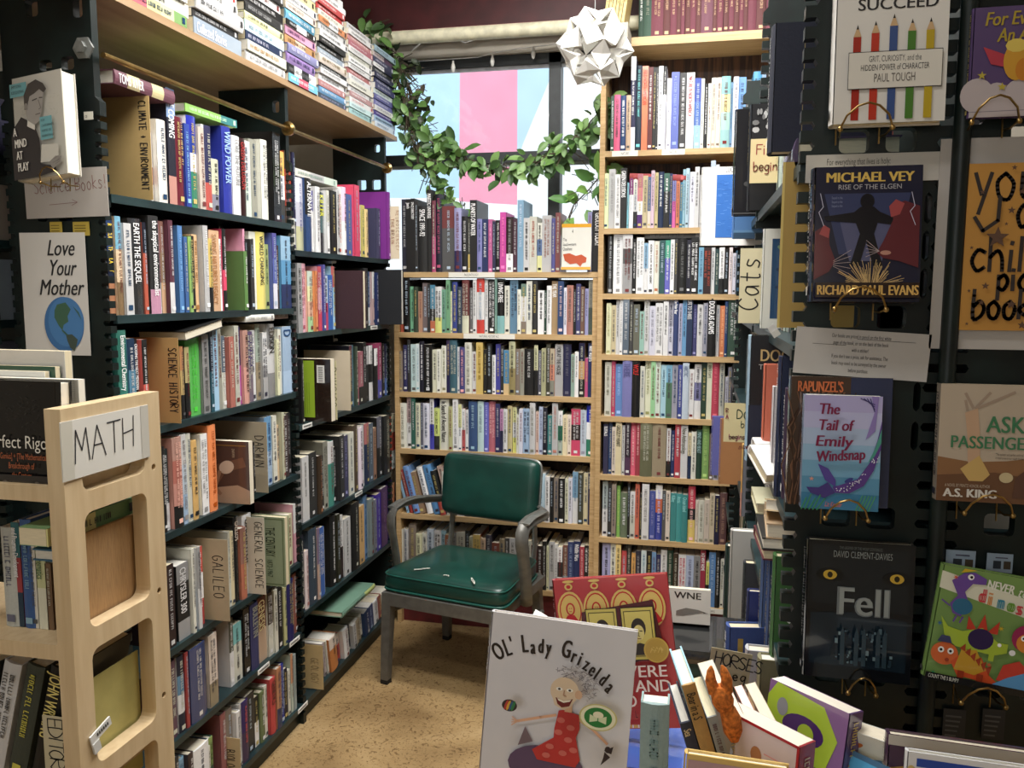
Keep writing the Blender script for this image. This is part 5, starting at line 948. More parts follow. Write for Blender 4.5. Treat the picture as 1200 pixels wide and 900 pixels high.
def a_griz(m, w, h):
    R_, P_, E_, X_, L_ = fr(m, w, h); Rr = random.Random(6)
    pts = [("O", .10, .815, .62), ("L", .165, .845, .45), ("'", .20, .875, .4), ("L", .27, .875, .2), ("a", .325, .875, .1), ("d", .375, .885, .02), ("y", .425, .885, -.05), ("G", .53, .885, -.15), ("r", .60, .865, -.25), ("i", .645, .855, -.3), ("z", .68, .84, -.38), ("e", .72, .82, -.45), ("l", .76, .80, -.5), ("d", .795, .785, -.55), ("a", .84, .755, -.6)]
    for c, x, y, r_ in pts: m.text(c, x*w-.006, (y-.05)*h, (.10 if c in 'OLG' else .082)*h*.9, '2a211c', 'l', rot=r_, bold=.0009)
    ty = lambda y: .70+(y-.565)*.73
    P0, E0, L0 = P_, E_, L_
    P_ = lambda pts, c: P0([(x, ty(y)) for x, y in pts], c)
    E_ = lambda cx, cy, rx, ry, c, rot=0, n=20: E0(cx, ty(cy), rx, ry*.73 if not .72 < cx < .88 or cy < .3 else ry*.70, c, rot, n)
    L_ = lambda pts, wd, c: L0([(x, ty(y)) for x, y in pts], wd, c)
    E_(.46, .02, .26, .19, '5d4a66'); P_([(.26, .13), (.30, .26), (.36, .17)], '7a6a72')
    L_([(.50, .365), (.40, .335), (.24, .285)], .018, 'd9a98a'); L_([(.66, .36), (.76, .31), (.86, .235)], .018, 'd9a98a')
    for k in range(4): L_([(.245, .285), (.205, .31-.018*k)], .007, 'd9a98a')
    P_([(.52, .40), (.55, .41), (.60, .40), (.66, .39), (.67, .30), (.65, .24), (.69, .10), (.66, .05), (.40, .06), (.36, .12), (.50, .22), (.50, .28)], 'b83a38')
    for x, y in ((.54, .34), (.61, .30), (.53, .26), (.60, .22), (.48, .16), (.57, .13), (.64, .16), (.46, .10)): E_(x, y, .028, .026, 'cc6a62', 0, 12)
    P_([(.56, .40), (.57, .46), (.61, .46), (.61, .40)], 'd9b090')
    for _ in range(170):
        an = Rr.uniform(-.9, 2.4); r = Rr.uniform(.07, .165); x, y = .61+r*math.cos(an), .60+r*.72*math.sin(an); L_([(x, y), (x+Rr.uniform(-.03, .03), y+Rr.uniform(-.02, .02))], .004, Rr.choice(('8f8a8c', 'b4b0b0', '77727a')))
    E_(.56, .565, .095, .125, 'd8c2a6'); P_([(.48, .53), (.50, .47), (.56, .445), (.61, .47), (.64, .53)], 'd8c2a6'); E_(.655, .555, .025, .04, 'cda98c')
    for x in (.525, .595): E_(x, .575, .022, .016, 'f0ece2'); E_(x, .575, .009, .010, '3a3030')
    P_([(.505, .52), (.56, .50), (.62, .525), (.60, .475), (.55, .46), (.52, .48)], '6e2a2a'); P_([(.515, .515), (.56, .502), (.61, .518), (.60, .505), (.56, .492), (.525, .503)], 'f0ead8'); L_([(.56, .57), (.555, .54), (.575, .535)], .007, 'b08a70')
    E_(.20, .42, .052, .055, '3a3030')
    for k, c in enumerate(('b04038', 'd0a040', '3a5a7a', '3a7a4a')): E_(.178+.016*k, .42, .010, .05, c, -.3, 10)
    E_(.795, .435, .125, .125, 'c0b878', 0, 36); E_(.795, .435, .115, .115, 'e4e0c0', 0, 36); E_(.795, .435, .092, .092, '2f7a3c', 0, 30); E_(.795, .452, .035, .032, 'e4e0c0', 0, 14); P_([(.74, .40), (.795, .415), (.85, .40), (.85, .45), (.795, .43), (.74, .45)], 'cfd8b0'); L_([(.795, .412), (.795, .432)], .006, '2f7a3c')
    P_([(.85, .235), (.91, .27), (.90, .22)], '332a2c'); P_([(.855, .23), (.895, .20), (.835, .14), (.85, .19)], '332a2c'); E_(.875, .245, .02, .03, '332a2c')
def a_red(m, w, h):
    R_, P_, E_, X_, L_ = fr(m, w, h); Y1, D = 'd8b868', 'b81a22'
    for x in (.14, .37, .61, .85):
        E_(x, .79, .115, .165, Y1); E_(x, .79, .097, .145, D); E_(x, .79, .087, .133, Y1); E_(x, .80, .04, .055, D); P_([(x-.08, .70), (x-.03, .76), (x+.03, .76), (x+.08, .70), (x+.03, .68), (x-.03, .68)], D); E_(x, .80, .027, .042, Y1); E_(x, .95, .035, .03, Y1); E_(x, .95, .02, .016, D); E_(x, .985, .05, .012, Y1)
        L_([(x-.012, .805), (x-.004, .807)], .006, D); L_([(x+.006, .807), (x+.014, .805)], .006, D); L_([(x-.01, .785), (x+.01, .785)], .005, D)
    P_([(.20, .44), (.24, .78), (.86, .84), (.92, .50), (.60, .42)], '4e141a')
    for x0, x1 in ((.27, .545), (.575, .86)):
        R_(x0, .45, x1, .80, '2a2412'); R_(x0+.008, .456, x1-.008, .794, 'cdbf62'); R_(x0+.025, .475, x1-.025, .775, '4a4420'); R_(x0+.032, .481, x1-.032, .769, 'd6c86c'); c = (x0+x1)/2
        E_(c, .66, .062, .085, '2a2418'); E_(c, .63, .046, .066, 'e0d488'); P_([(c-.10, .485), (c-.06, .55), (c, .565), (c+.06, .55), (c+.10, .485)], '2a2418')
        L_([(c-.03, .64), (c-.01, .643)], .007, '222'); L_([(c+.01, .643), (c+.03, .64)], .007, '222'); L_([(c, .635), (c-.006, .61), (c+.006, .608)], .005, '554'); L_([(c-.014, .592), (c+.014, .592)], .006, '622')
        if x0 < .4: P_([(c-.04, .60), (c+.04, .60), (c+.03, .555), (c, .545), (c-.03, .555)], '2a2418'); L_([(c-.02, .603), (c+.02, .603)], .008, '2a2418')
    E_(.85, .515, .105, .105, 'c8a850', 0, 30); E_(.85, .515, .092, .092, 'b89848', 0, 30)
    for k in range(14): L_([(.80+.008*k, .50+.012*(k % 4)), (.815+.007*k, .53-.009*(k % 3))], .006, 'd8bc6c')
    X_('WE WERE', .22, .345, .08, 'eadcd8', fit=.70*w, bold=.0004); X_('YOUNG AND', .10, .25, .08, 'eadcd8', fit=.84*w, bold=.0004); X_('HOOD', .28, .155, .08, 'eadcd8', fit=.36*w, bold=.0004)
    X_('L   IN', .62, .085, .05, '5a1218', mw=.28); 
    for k in range(22): R_(.44+.016*k, .022, .452+.016*k, .042, 'd8b868' if k % 3 else 'eadcd8')
def a_gilt(m, w, h):
    for x0, y0, x1, y1 in ((.25, .08, .257, .88), (.25, .875, .9, .88), (.25, .08, .9, .085)): m.rect(x0*w, y0*h, x1*w, y1*h, '8a7c58')
    m.poly([(.42*w, .47*h), (.56*w, .43*h), (.56*w, .52*h)], 'b8a888')
def a_black1(m, w, h): m.ell(.2*w, .3*h, .05*w, .04*w, '555'); m.rect(0, .02*h, w, .025*h, '888')
def a_spots(m, w, h):
    R_ = random.Random(2)
    for _ in range(40): m.ell(R_.uniform(.05, .6)*w, R_.uniform(.35, .95)*h, R_.uniform(.003, .009), R_.uniform(.003, .01), R_.choice(('999', '777', 'bbb')), 0, 7)
def a_sea(m, w, h):
    m.text('LUCY FOR', .35*w, .93*h, .018, '667', maxw=.5*w); m.rect(.22*w, .10*h, .95*w, .90*h, '3a74c4'); R_ = random.Random(1)
    for _ in range(120): x, y = R_.uniform(.23, .85)*w, R_.uniform(.11, .88)*h; m.line([(x, y), (x+.012, y+R_.uniform(-.003, .003))], .0012, R_.choice(('5088d0', '2f62b0', '6a9cdc')))
def a_sky(m, w, h):
    m.rect(0, 0, w, .14*h, '3d5a78'); m.rect(0, .14*h, w, .2*h, '6f9cc8'); m.poly([(.35*w, .60*h), (.5*w, .58*h), (.7*w, .40*h), (.62*w, .36*h), (.5*w, .48*h)], '8a6848'); m.ell(.42*w, .585*h, .012, .008, 'b89068', .3)
def a_panel(m, w, h):
    m.rect(.09*w, .10*h, w, .90*h, '26466a'); R_ = random.Random(4)
    for _ in range(80): m.ell(R_.uniform(.12, .95)*w, R_.uniform(.13, .87)*h, .004, .004, R_.choice(('4a6a8c', '1a3050', '6a8a6a')), 0, 6)
def a_dog(m, w, h):
    m.text('DOG', .12*w, .80*h, .026, 'cdb27a', bold=.0006, fit=.32*w); m.text('The Meaning of', .10*w, .735*h, .011, 'bbb', fit=.55*w); m.rect(0, .12*h, w, .45*h, '20283c'); 
def a_chain(m, w, h):
    for i in range(4):
        y = h*(.05+.24*i); m.line([(.1*w, y), (.5*w, y+.12*h), (.1*w, y+.22*h)], .003, 'e4e8e0'); m.line([(.5*w, y), (.12*w, y+.1*h)], .003, 'e4e8e0')
    m.rect(.32*w, .48*h, .5*w, .58*h, '9ab060')
def a_cream(m, w, h): m.text('TH', .3*w, .72*h, .022, '333'); m.text('N', .3*w, .56*h, .018, '333')
def a_darwin(m, w, h):
    R_, P_, E_, X_, L_ = fr(m, w, h)
    L_([(.05, .93), (.95, .93)], .015, '8a6a3a'); P_([(.1, .35), (.4, .6), (.9, .75), (.95, .6), (.6, .5), (.4, .2)], '6e5142'); P_([(.2, .0), (.45, .25), (.8, .30), (1, .22), (1, .0)], 'b0947c'); E_(.62, .58, .13, .10, 'd0bca8', .4)
    L_([(.5, .5), (.42, .25), (.5, .15)], .06, '9a7860'); X_('DARWIN', .72, .88, .05, 'b8a890', rot=-PI/2)
def a_greenold(m, w, h):
    R_, P_, E_, X_, L_ = fr(m, w, h)
    L_([(.04, .03), (.96, .03), (.96, .97), (.04, .97), (.04, .03)], .02, '5a6a48'); m.text('THE CENTURY', .60*w, .85*h, .035, '1e2a1c', rot=-PI/2, maxw=.42*h); m.text('1872-1967', .62*w, .38*h, .02, '3a4a34', rot=-PI/2, maxw=.3*h)
def a_lime(m, w, h):
    R_, P_, E_, X_, L_ = fr(m, w, h)
    R_(.05, .06, .62, .97, '9cbc3a'); E_(.20, .86, .09, .09, '2e4a7a'); R_(.68, .62, .86, .90, 'e8e8e4')
    for k in range(10): L_([(.72, .64+.025*k), (.82, .64+.025*k)], .012, '333')
    for k in range(7): m.line([((.2+.05*k)*w, .12*h), ((.2+.05*k)*w, .62*h)], .0012, '6a8426')
def a_south(m, w, h):
    R_, P_, E_, X_, L_ = fr(m, w, h)
    R_(0, .92, 1, 1, 'd8a030'); R_(0, 0, 1, .06, 'd8a030'); X_('4', .35, .80, .08, '222')
    for i, s in enumerate(('The', 'Southwestern', 'Quadrant')): X_(s, .05, .62-.10*i, .075, '2a2a30', mw=.84)
    P_([(.06, .34), (.28, .36), (.5, .30), (.68, .33), (.86, .26), (.84, .16), (.72, .14), (.66, .06), (.52, .14), (.3, .12), (.12, .20)], 'b8502e')
def a_wne(m, w, h):
    R_, P_, E_, X_, L_ = fr(m, w, h)
    X_('WNE', .25, .72, .2, '33312e', fit=.55*w, bold=.0005); P_([(.3, .35), (.5, .45), (.75, .42), (.9, .36), (.7, .30), (.45, .22), (.3, .22)], '77736c'); P_([(.84, .37), (.96, .33), (.86, .33)], '44403c')
def a_giraffe(m, w, h):
    R_, P_, E_, X_, L_ = fr(m, w, h)
    L_([(.02, .01), (.98, .01), (.98, .99), (.02, .99), (.02, .01)], .03, 'b02c34'); P_([(.36, .04), (.44, .04), (.50, .62), (.52, .76), (.44, .76), (.40, .60)], 'c8a838'); E_(.49, .80, .07, .09, 'b07850'); P_([(.45, .66), (.55, .66), (.54, .74), (.46, .74)], 'a83a40')
    for k in range(16): E_(.41+.005*k, .08+.035*k, .012, .012, '4a3a20', 0, 6)
    for k in range(10): L_([(.60, .84-.065*k), (.92, .84-.065*k)], .014, 'd89a98')
    E_(.16, .84, .10, .05, 'a8b4d0'); E_(.14, .74, .08, .05, 'b4bcd4')
    for x, y in ((.12, .40), (.2, .34), (.26, .44), (.1, .28)): E_(x, y, .03, .03, 'b8303a', 0, 8)
def a_purple(m, w, h):
    R_, P_, E_, X_, L_ = fr(m, w, h)
    P_([(0, 0), (.5, 0), (.3, .5), (0, .6)], '5a3a84'); P_([(0, .70), (.35, .55), (.8, .60), (.9, .80), (.7, .97), (.1, 1), (0, .9)], 'a8c23c'); E_(.48, .77, .26, .16, '4a2a6a'); E_(.52, .76, .10, .10, 'a8c23c')
    P_([(.3, .1), (.55, .35), (.7, .2), (.95, .45), (.95, .05), (.4, .02)], 'c88ab8'); E_(.2, .86, .07, .10, '8c8c94')
    for x, y in ((.6, .3), (.8, .12), (.45, .2)): P_([(x, y), (x+.1, y+.02), (x+.06, y+.08)], 'e8e4ec')
    P_([(.55, .4), (.68, .42), (.6, .2)], '3a6a9a')
def a_appfrog(m, w, h):
    R_, P_, E_, X_, L_ = fr(m, w, h); P_([(.3, .05), (.95, .05), (.95, .72), (.6, .80), (.35, .6)], '4f8a3a'); E_(.35, .88, .14, .05, 'c06a30', .5); P_([(.4, .3), (.7, .45), (.8, .70), (.5, .6)], '7ab048')
def a_name(m, w, h):
    R_, P_, E_, X_, L_ = fr(m, w, h)
    R_(0, .88, 1, 1, 'b8b4ac'); P_([(0, .60), (.2, .70), (.4, .58), (.6, .70), (.8, .62), (1, .70), (1, .30), (0, .30)], 'b08440'); X_('My Name is', .10, .46, .20, '3a2438', mw=.46, bold=.0005)
def a_stripe(m, w, h):
    R_, P_, E_, X_, L_ = fr(m, w, h)
    for k in range(5): R_(.06, .80-.2*k, 1, .92-.2*k, '2a4aa0'); 
    E_(.03, .7, .03, .05, 'c8b070')
ART = {k[2:]: v for k, v in list(globals().items()) if k.startswith('a_') and callable(v)}
disp(12, 78, 80, 207, 1.66, .04, 'c2bdae', 'cream hardback showing a man in a dark suit, hung on the left end panel', 'mind', tilt=4, yaw=-6, roll=-5, w=.148, h=.235)
disp(-24, 445, 74, 586, 1.13, .026, '1a1918', 'black hardback with orange subtitle standing on the pine end-frame shelf', 'perfect', tilt=2)
disp(983, -32, 1107, 141, 1.30, .028, 'dcd9d2', 'white hardback showing five coloured pencils, high on the right panel', 'succeed', tilt=3)
disp(957, 193, 1077, 354, 1.29, .03, '14162a', 'dark blue hardback with a shadowed figure between two rat heads', 'vey', tilt=6)
disp(927, 441, 1040, 596, 1.315, .014, '4a3426', 'brown and navy book standing behind the mermaid tail paperback', 'rap', tilt=3, hard=False)
disp(944, 463, 1029, 600, 1.285, .022, '9ab4d8', 'pale blue paperback with a purple mermaid tail on its cover', 'emily', tilt=3, hard=False)
disp(948, 634, 1066, 803, 1.30, .02, '14181c', 'dark book with two yellow wolf eyes, lowest on its panel', 'fell', tilt=3)
disp(1143, 8, 1280, 133, 1.30, .012, '5a4478', 'purple picture book with a winged yellow figure above the orange poster', 'every', tilt=2)
disp(1105, 450, 1232, 593, 1.30, .02, 'a89a88', 'tan paperback with a raised bare arm, below the orange poster', 'ask', tilt=3, hard=False)
disp(1089, 668, 1206, 810, 1.29, .016, '6e9a34', 'lime green picture book covered in cartoon dinosaurs', 'dino', tilt=3, roll=7)
disp(658, 262, 692, 316, YA-.015, .02, 'dcdace', 'small white and gold book with a red map, face out under the window', 'south', group='books, on top of the low pine bookcase', tilt=4)
disp(556, 745, 727, 985, 1.10, .014, 'cfcdd2', 'white picture book showing an old lady in a red spotted dress', 'griz', tilt=8, roll=3, h=.30, group='books on the display table')
disp(668, 684, 798, 862, 1.32, .022, 'c01c24', 'red picture book with gold portrait medallions, leaning on the display table', 'red', tilt=10, roll=-8, w=.195, h=.25, group='books on the display table')
disp(776, 690, 832, 733, 1.72, .03, 'd6d2c6', 'cream softcover with a bird on it, on the pile behind the red book', 'wne', tilt=12, hard=False, group='books on the display table')
# ------------------------------------------------------------------ books on the display table
TZ = .80
def fore(px, py, Y, zb, t, h, d, rot, tilt, roll, cols, label, ink='', title='', hard=True, board=None, art=None, surf=None):
    """spine towards the camera unless turned; px,py marks the foot of the spine"""
    q = atY(px, py, Y)
    M = T(q.x, Y, zb) @ RZ(rot) @ RY(roll) @ RX(tilt)
    return add_book(M, t, h, d, cols, ink, title, label, 'books on the display table', hard, True, surf, board=board, art=art)
fore(765, 930, 1.02, TZ, .036, .278, .03, 0, 0, 0, '86a4a4', 'grey green cloth book standing spine out before the red picture book', ink='7a9898', title='', surf=CLOTH)
def flat_T(x0, Y, z, t, L, d, cols, label, rot=0, board=None):
    add_book(T(x0, Y, z+t/2) @ RZ(rot) @ FLATY, t, L, d, cols, '', '', label, 'books on the display table', True, True, GLOSSY, board=board)
flat_T(.085, 1.245, TZ, .022, .25, .19, '2c3a78/c8a860', 'blue book lying lowest under the red picture book', 2, '2f4fa8')
flat_T(.08, 1.24, TZ+.0225, .030, .24, .19, 'c0a468', 'bright blue book lying directly under the red picture book', -1, '3a62c0')
# leaning row: name, x px at the visible spine foot, thickness, height, colour
LEAN = [(812, .020, .205, '26304a', 'navy book, leftmost of the leaning row on the display table', 'd8c8a0', 'Sea'),
        (822, .024, .27, 'b88a2c', 'ochre book standing tallest in the leaning row', '2a2418', 'Bear in a S'),
        (838, .018, .215, '8e9494', 'grey paperback right of the ochre book', '5a3a40', ''),
        (852, .030, .245, '9a9590', 'fat grey paperback with a split white top, in the leaning row', 'c8b070', ''),
        (868, .014, .215, '6a3228', 'dark red book behind the orange knitted toy', 'c0a080', ''),
        (878, .016, .20, '7a8a60/b05a50/7a8a60', 'thin green and red book in the leaning row', 'ddd', ''),
        (890, .020, .205, 'c0a890', 'pinkish tan paperback, rightmost of the leaning row', 'a04038', 'Miss Mon')]
xb = atY(846, 900, 1.16).x
for i, (px, t, h, c, l, ink, ti) in enumerate(LEAN):
    x = xb + .0195*i
    M = T(x, 1.14+.004*i, TZ+.022) @ RZ(10) @ RY(-17)
    add_book(M, t*.8, h*.90, .12, c, ink, ti, l, 'leaning row on the display table', True if i in (0, 1) else False, True, board=('8cc0d0' if i == 1 else None))
q = atY(938, 905, 1.08)
add_book(T(q.x, 1.08, TZ+.004) @ RZ(48) @ RY(4), .034, .205, .13, 'a82a30/8a2a2c/b03a38', 'e0c8a0', '', 'pink and red book with a long-necked animal on its cover, by the leaning row', 'books on the display table', False, True, GLOSSY, board='dcc8cc', art='giraffeL')
q = atY(984, 905, 1.13)
add_book(T(q.x, 1.13, TZ+.004) @ RZ(48) @ RY(9), .032, .225, .13, '5c3a78/6a4a88', 'c8a850', '', 'purple and lime book leaning behind the pink and red one', 'books on the display table', False, True, GLOSSY, board='8a5a9a', art='purpleL')
q = atY(1020, 925, 1.07)
add_book(T(q.x, 1.07, TZ+.008) @ RZ(50) @ RY(24), .028, .175, .12, '2a4a6a/9aa4a8', 'ddd', '', 'blue book slumped right of the purple and lime one', 'books on the display table', True, True, board='2f6288', art='slumpL')
def a_slump(m, w, h): m.rect(.08*w, .70*h, .92*w, .96*h, '4a94c0'); m.rect(.08*w, .1*h, .92*w, .66*h, '244e70')
ART['slumpL'] = a_slump
q = atY(1066, 915, 1.19)
add_book(T(q.x, 1.19, TZ+.008) @ RZ(62) @ RY(-16), .022, .20, .09, 'd8d6d0', '444', '', 'white softcover with green leaves and an orange bird, by the slumped blue book', 'books on the display table', False, True, board='d4d6ce', art='appfrogL')
disp(1040, 868, 1260, 990, 1.12, .02, '4a2e48', 'purple and gold picture book along the bottom right edge', 'name', tilt=6, roll=2, group='books on the display table')
disp(1062, 887, 1260, 990, 1.04, .012, 'd8dade', 'white and blue striped book in front of the purple and gold one', 'stripe', tilt=6, roll=2, group='books on the display table')
disp(800, 889, 920, 990, 1.0, .016, 'd8b040', 'yellow edged book standing in front of the leaning row', 'frame', tilt=6, roll=2, group='books on the display table')
def a_frame(m, w, h): m.rect(.03*w, .0, .97*w, .93*h, 'b09094')
for k, f in (('giraffeL', a_giraffe), ('purpleL', a_purple), ('appfrogL', a_appfrog), ('frame', a_frame)): ART[k] = f
def pile(x0, Y, z, t, L, d, cols, label, title='', ink='eee', rot=0, board=None):
    add_book(T(x0+L, Y, z+t/2) @ RZ(rot) @ T(0, 0, 0) @ FLATY, t, L, d, cols, ink, title, label, 'books on the display table', True, True, None, board=board)
pile(-.105, 1.60, TZ, .020, .25, .19, '222', 'black book lying lowest in the pile left of the horses sign')
pile(-.105, 1.60, TZ+.0205, .050, .25, .19, '17382c', 'dark green book lying under the black one with white spine lettering', 'Aq Fish')
pile(-.105, 1.60, TZ+.071, .026, .245, .19, '232628', 'black book lying topmost of the pile, white spine lettering', '  GORILLAS')
fore(852, 760, 1.62, TZ+.0, .03, .15, .17, -80, 0, 0, '2a4f9a', 'blue book with a pale animal, behind the horses sign', board='2a4f9a', art='blueanim')
def a_blueanim(m, w, h): m.rect(.1*w, .5*h, .16*w, .85*h, 'b09a4a'); m.ell(.55*w, .62*h, .2*w, .16*h, '6aa0d8', .5); m.ell(.62*w, .6*h, .12*w, .2*h, '1a2a4a'); m.ell(.45*w, .6*h, .06*w, .12*h, '8abce8')
ART['blueanim'] = a_blueanim
out_R(877, 693, 800, 1.66, .02, .14, '22306a', 'navy hardback leaning upright behind the horses sign', board='24347a', tilt=0, snap=TZ)
out_R(876, 762, 850, 1.50, .03, .14, 'b8bac0', 'silver hardback standing right of the horses sign', board='a8aab4', snap=TZ)
out_R(891, 773, 850, 1.45, .032, .14, '8a8458', 'olive cloth book between the silver one and the end panel', board='7d774c', snap=TZ)
# ------------------------------------------------------------------ pine end-frame shelf unit (left foreground)
MX = -.963
for px, pt, t, c, ink, ti, l in ((0, 617, .028, 'b8bab0', '667', '', 'pale grey book, leftmost on the middle shelf of the pine end-frame unit'),
   (12, 612, .016, '1c6a72/a83038/1c3a50', 'eee', 'and Program Development', 'teal and red book on the middle shelf of the pine end-frame unit'),
   (22, 608, .022, '2a5a9a', '8ab', '', 'blue book on the middle shelf of the pine end-frame unit'),
   (31, 634, .016, 'd8d4c4', '555', '', 'cream paperback on the middle shelf of the pine end-frame unit'),
   (40, 640, .020, 'c8cc8a/dcdcc0', '4a6a4a', 'Mathematics', 'pale green paperback on the middle shelf of the pine end-frame unit'),
   (52, 660, .012, '7a5a3a', '', '', 'brown book nearest the pine end frame, middle shelf')):
    a = atY(px, pt, 1.16); z0 = 1.0205
    add_book(T(a.x+t/2, 1.16, z0), t, min(a.z-z0, .228), .155, c, ink, ti, l, 'books in the pine end-frame unit', ti == '' and t > .02, True)
for i, (c, ink, ti, l) in enumerate((('2a2a28', 'aaa', '', 'black book leaning on the lowest shelf, pine end-frame unit'), ('c8c8c8', '444', '', 'grey paperback leaning second on the lowest shelf, pine end-frame unit'), ('3a4030', 'c8c050', '', 'dark olive book leaning third on the lowest shelf, pine end-frame unit'), ('1a1a1a', 'd8c878', 'JOHN WRITING', 'black book with yellow lettering on the lowest shelf, pine end-frame unit'))):
    add_book(T(-1.21+.046*i, 1.13, .7605+.008) @ RY(15), .034, .21, .16, c, ink, ti, l, 'books in the pine end-frame unit', True, True)
for px0, px1, pt, Y, t, c, l in ((-40, 75, 409, 1.40, .02, 'd4d0c8', 'white binder standing behind the black hardback, pine end-frame unit'), (-40, 64, 427, 1.38, .014, '2a5a44', 'dark green folder in front of the white binder'), (-40, 52, 433, 1.365, .012, 'e0e0da', 'white folder with a thumb notch before the green one'), (-40, 91, 441, 1.345, .018, 'a8aaa4', 'grey gridded book right behind the black hardback')):
    a = atY(px0, pt, Y); b_ = atY(px1, pt, Y)
    add_book(T(a.x, Y+t/2, 1.2855) @ RZ(-90), t, a.z-1.2855, b_.x-a.x, c, '', '', l, 'books in the pine end-frame unit', False, True, board=c, art='grid' if 'grid' in l else None)
def a_grid(m, w, h):
    m.rect(.0, 0, .985*w, h, '9a9c98')
    for k in range(26): m.rect(w*(.55+.017*k), .0, w*(.551+.017*k)+.0004, h, '555'); 
    for k in range(40): m.rect(.5*w, h*k/40, w, h*k/40+.0006, '666')
ART['grid'] = a_grid
for i, (c, l) in enumerate((('2a6a8a', 'blue book lying in the upper opening of the pine end frame'), )):
    add_book(T(MX-.04, 1.325, 1.165) @ RZ(0) @ Matrix(((0, -1, 0, 0), (0, 0, -1, 0), (1, 0, 0, 0), (0, 0, 0, 1))), .02, .20, .05, c, '', '', l, 'books in the pine end-frame unit', True, True)
add_book(T(MX-.045, 1.33, 1.200) @ Matrix(((0, -1, 0, 0), (0, 0, -1, 0), (1, 0, 0, 0), (0, 0, 0, 1))), .03, .22, .055, 'd8d070/6a9a5a', '444', '', 'yellow and green book lying on the pine unit, behind the cardboard', 'books in the pine end-frame unit', False, True)
# ------------------------------------------------------------------ make the books: the largest 300 as things, the rest as one mass
def score(b):
    if b['area'] is not None: return 0
    c = b['M'].translation+Vector((0, 0, b['h']*.5)); v = c-EYE; n = (b['M'].to_3x3() @ Vector((0, -1, 0))).normalized()
    px = 600+FPX*(Vector((r_.dot(v), 0, 0)).x/f_.dot(v)); py = 450-FPX*u_.dot(v)/f_.dot(v)
    if not (-15 < px < 1215 and -60 < py < 960): return 0
    return b['t']*b['h']*max(.02, -n.dot(v.normalized()))/v.length_squared
NB = 300
forced = [b for b in BOOKS if b['force']]; enc = [b for b in BOOKS if b.get('kind')]
rest = sorted([b for b in BOOKS if not b['force']], key=score, reverse=True)
keep = rest[:NB-(len(forced)-len(enc))]; mass = rest[NB-(len(forced)-len(enc)):]
seen = {}
for b in forced+keep: seen.setdefault(b['label'], []).append(b)
for l, v in seen.items():
    if len(v) > 1: print('DUPLABEL', l, len(v))
for b in forced+keep:
    R = random.Random(b['seed']*7+3); cv, pg = MB(), MB()
    book_geo(cv, pg, b['t'], b['h'], b['d'], b['cols'], b['ink'], b['title'], b['hard'], R, True, 0, b['board'])
    if b['art'] and b['art'] in ART:
        left = b['art'].endswith('L')
        if left: cv.plane((-b['t']/2, b['d'], 0), (0, -1, 0), (0, 0, 1), (-1, 0, 0))
        else: cv.plane((b['t']/2, 0, 0), (0, 1, 0), (0, 0, 1), (1, 0, 0))
        ART[b['art']](cv, b['d'], b['h'])
    k = b.get('kind'); nm = 'encyclopedia_volume' if k else 'book'
    sf = b['surf'] or R.choice((PRINT, PRINT, GLOSSY, CLOTH if b['hard'] else PRINT))
    o = cv.build(nm, sf, None, b['M']); tag(o, b['label'], 'encyclopedia' if k else 'book', b['group'])
    pg.build('page_block', PAGE, o)
sm = MB()
for b in mass:
    R = random.Random(b['seed']*7+3); sm.push(b['M']); book_geo(sm, sm, b['t'], b['h'], b['d'], b['cols'], b['ink'], b['title'], b['hard'], R, score(b) > 1.5e-4, 1, b['board']); sm.pop()
tag(sm.build('shelved_books', [PRINT, PAGE]), 'all the remaining smaller books packed upright on the shelves', 'books', None, 'stuff')
print('BOOKS', len(forced), len(keep), len(mass))
# ------------------------------------------------------------------ cards and signs
CARD = mat('card_stock', attr=True, rough=.8, noise=.10, nscale=30)
def card_mesh(w, h, col, t=.0016, bend=.0):
    b = MB(); n = 6
    for i in range(n):
        x0, x1 = w*i/n, w*(i+1)/n; y0, y1 = bend*math.sin(PI*i/n), bend*math.sin(PI*(i+1)/n)
        b.add([(x0, y0, 0), (x1, y1, 0), (x1, y1, h), (x0, y0, h), (x0, y0+t, 0), (x1, y1+t, 0), (x1, y1+t, h), (x0, y0+t, h)],
              [(0, 1, 2, 3), (7, 6, 5, 4), (0, 4, 5, 1), (3, 2, 6, 7)]+([(0, 3, 7, 4)] if i == 0 else [])+([(1, 5, 6, 2)] if i == n-1 else []), col)
    b.plane((0, 0, 0), (1, 0, 0), (0, 0, 1), (0, -1, 0)); return b
def divider(pr, pt, pb, z, prot, w, col, text, label, ink='222', hh=.022, frac=(.08, .9), xin=.03, wd=.0022, two=None):
    """card divider standing between books, lettered down its outer edge"""
    qt = atX(pr, pt, XL+prot); zz = max(z+.001, atX(pr, pb, XL+prot).z); h = qt.z-z-.001
    b = card_mesh(w, h, col)
    b.poly([(w-.012, 0), (w, 0), (w, h*.96), (w-.012, h)], col)
    L = h*(frac[1]-frac[0]); sp = L/ max(1, len(text))/hh
    b.hand(text, w-xin, h*(1-frac[0]), hh, ink, wd, rot=-PI/2, sp=sp, wide=min(.62, sp*.72))
    if two: b.hand(two, w-xin-.035, h*(1-frac[0])-.05, hh, ink, wd, rot=-PI/2, sp=sp, wide=min(.62, sp*.72))
    o = b.build('divider_card', CARD, None, T(XL+prot-w, qt.y, z+.001))
    return tag(o, label, 'sign', 'handwritten divider cards between books')
divider(174, 112, 232, 1.825, .004, .26, 'c4a66c', 'CLIMATE + ENVIRONMENT', 'tan card lettered climate and environment, top shelf of the near bay', hh=.020, wd=.0026, frac=(.05, .97))
divider(208, 396, 504, 1.24, .03, .2, 'b8935c', 'SCIENCE HISTORY', 'tan card lettered science history on the third shelf down', hh=.024, frac=(.12, .95), wd=.0026)
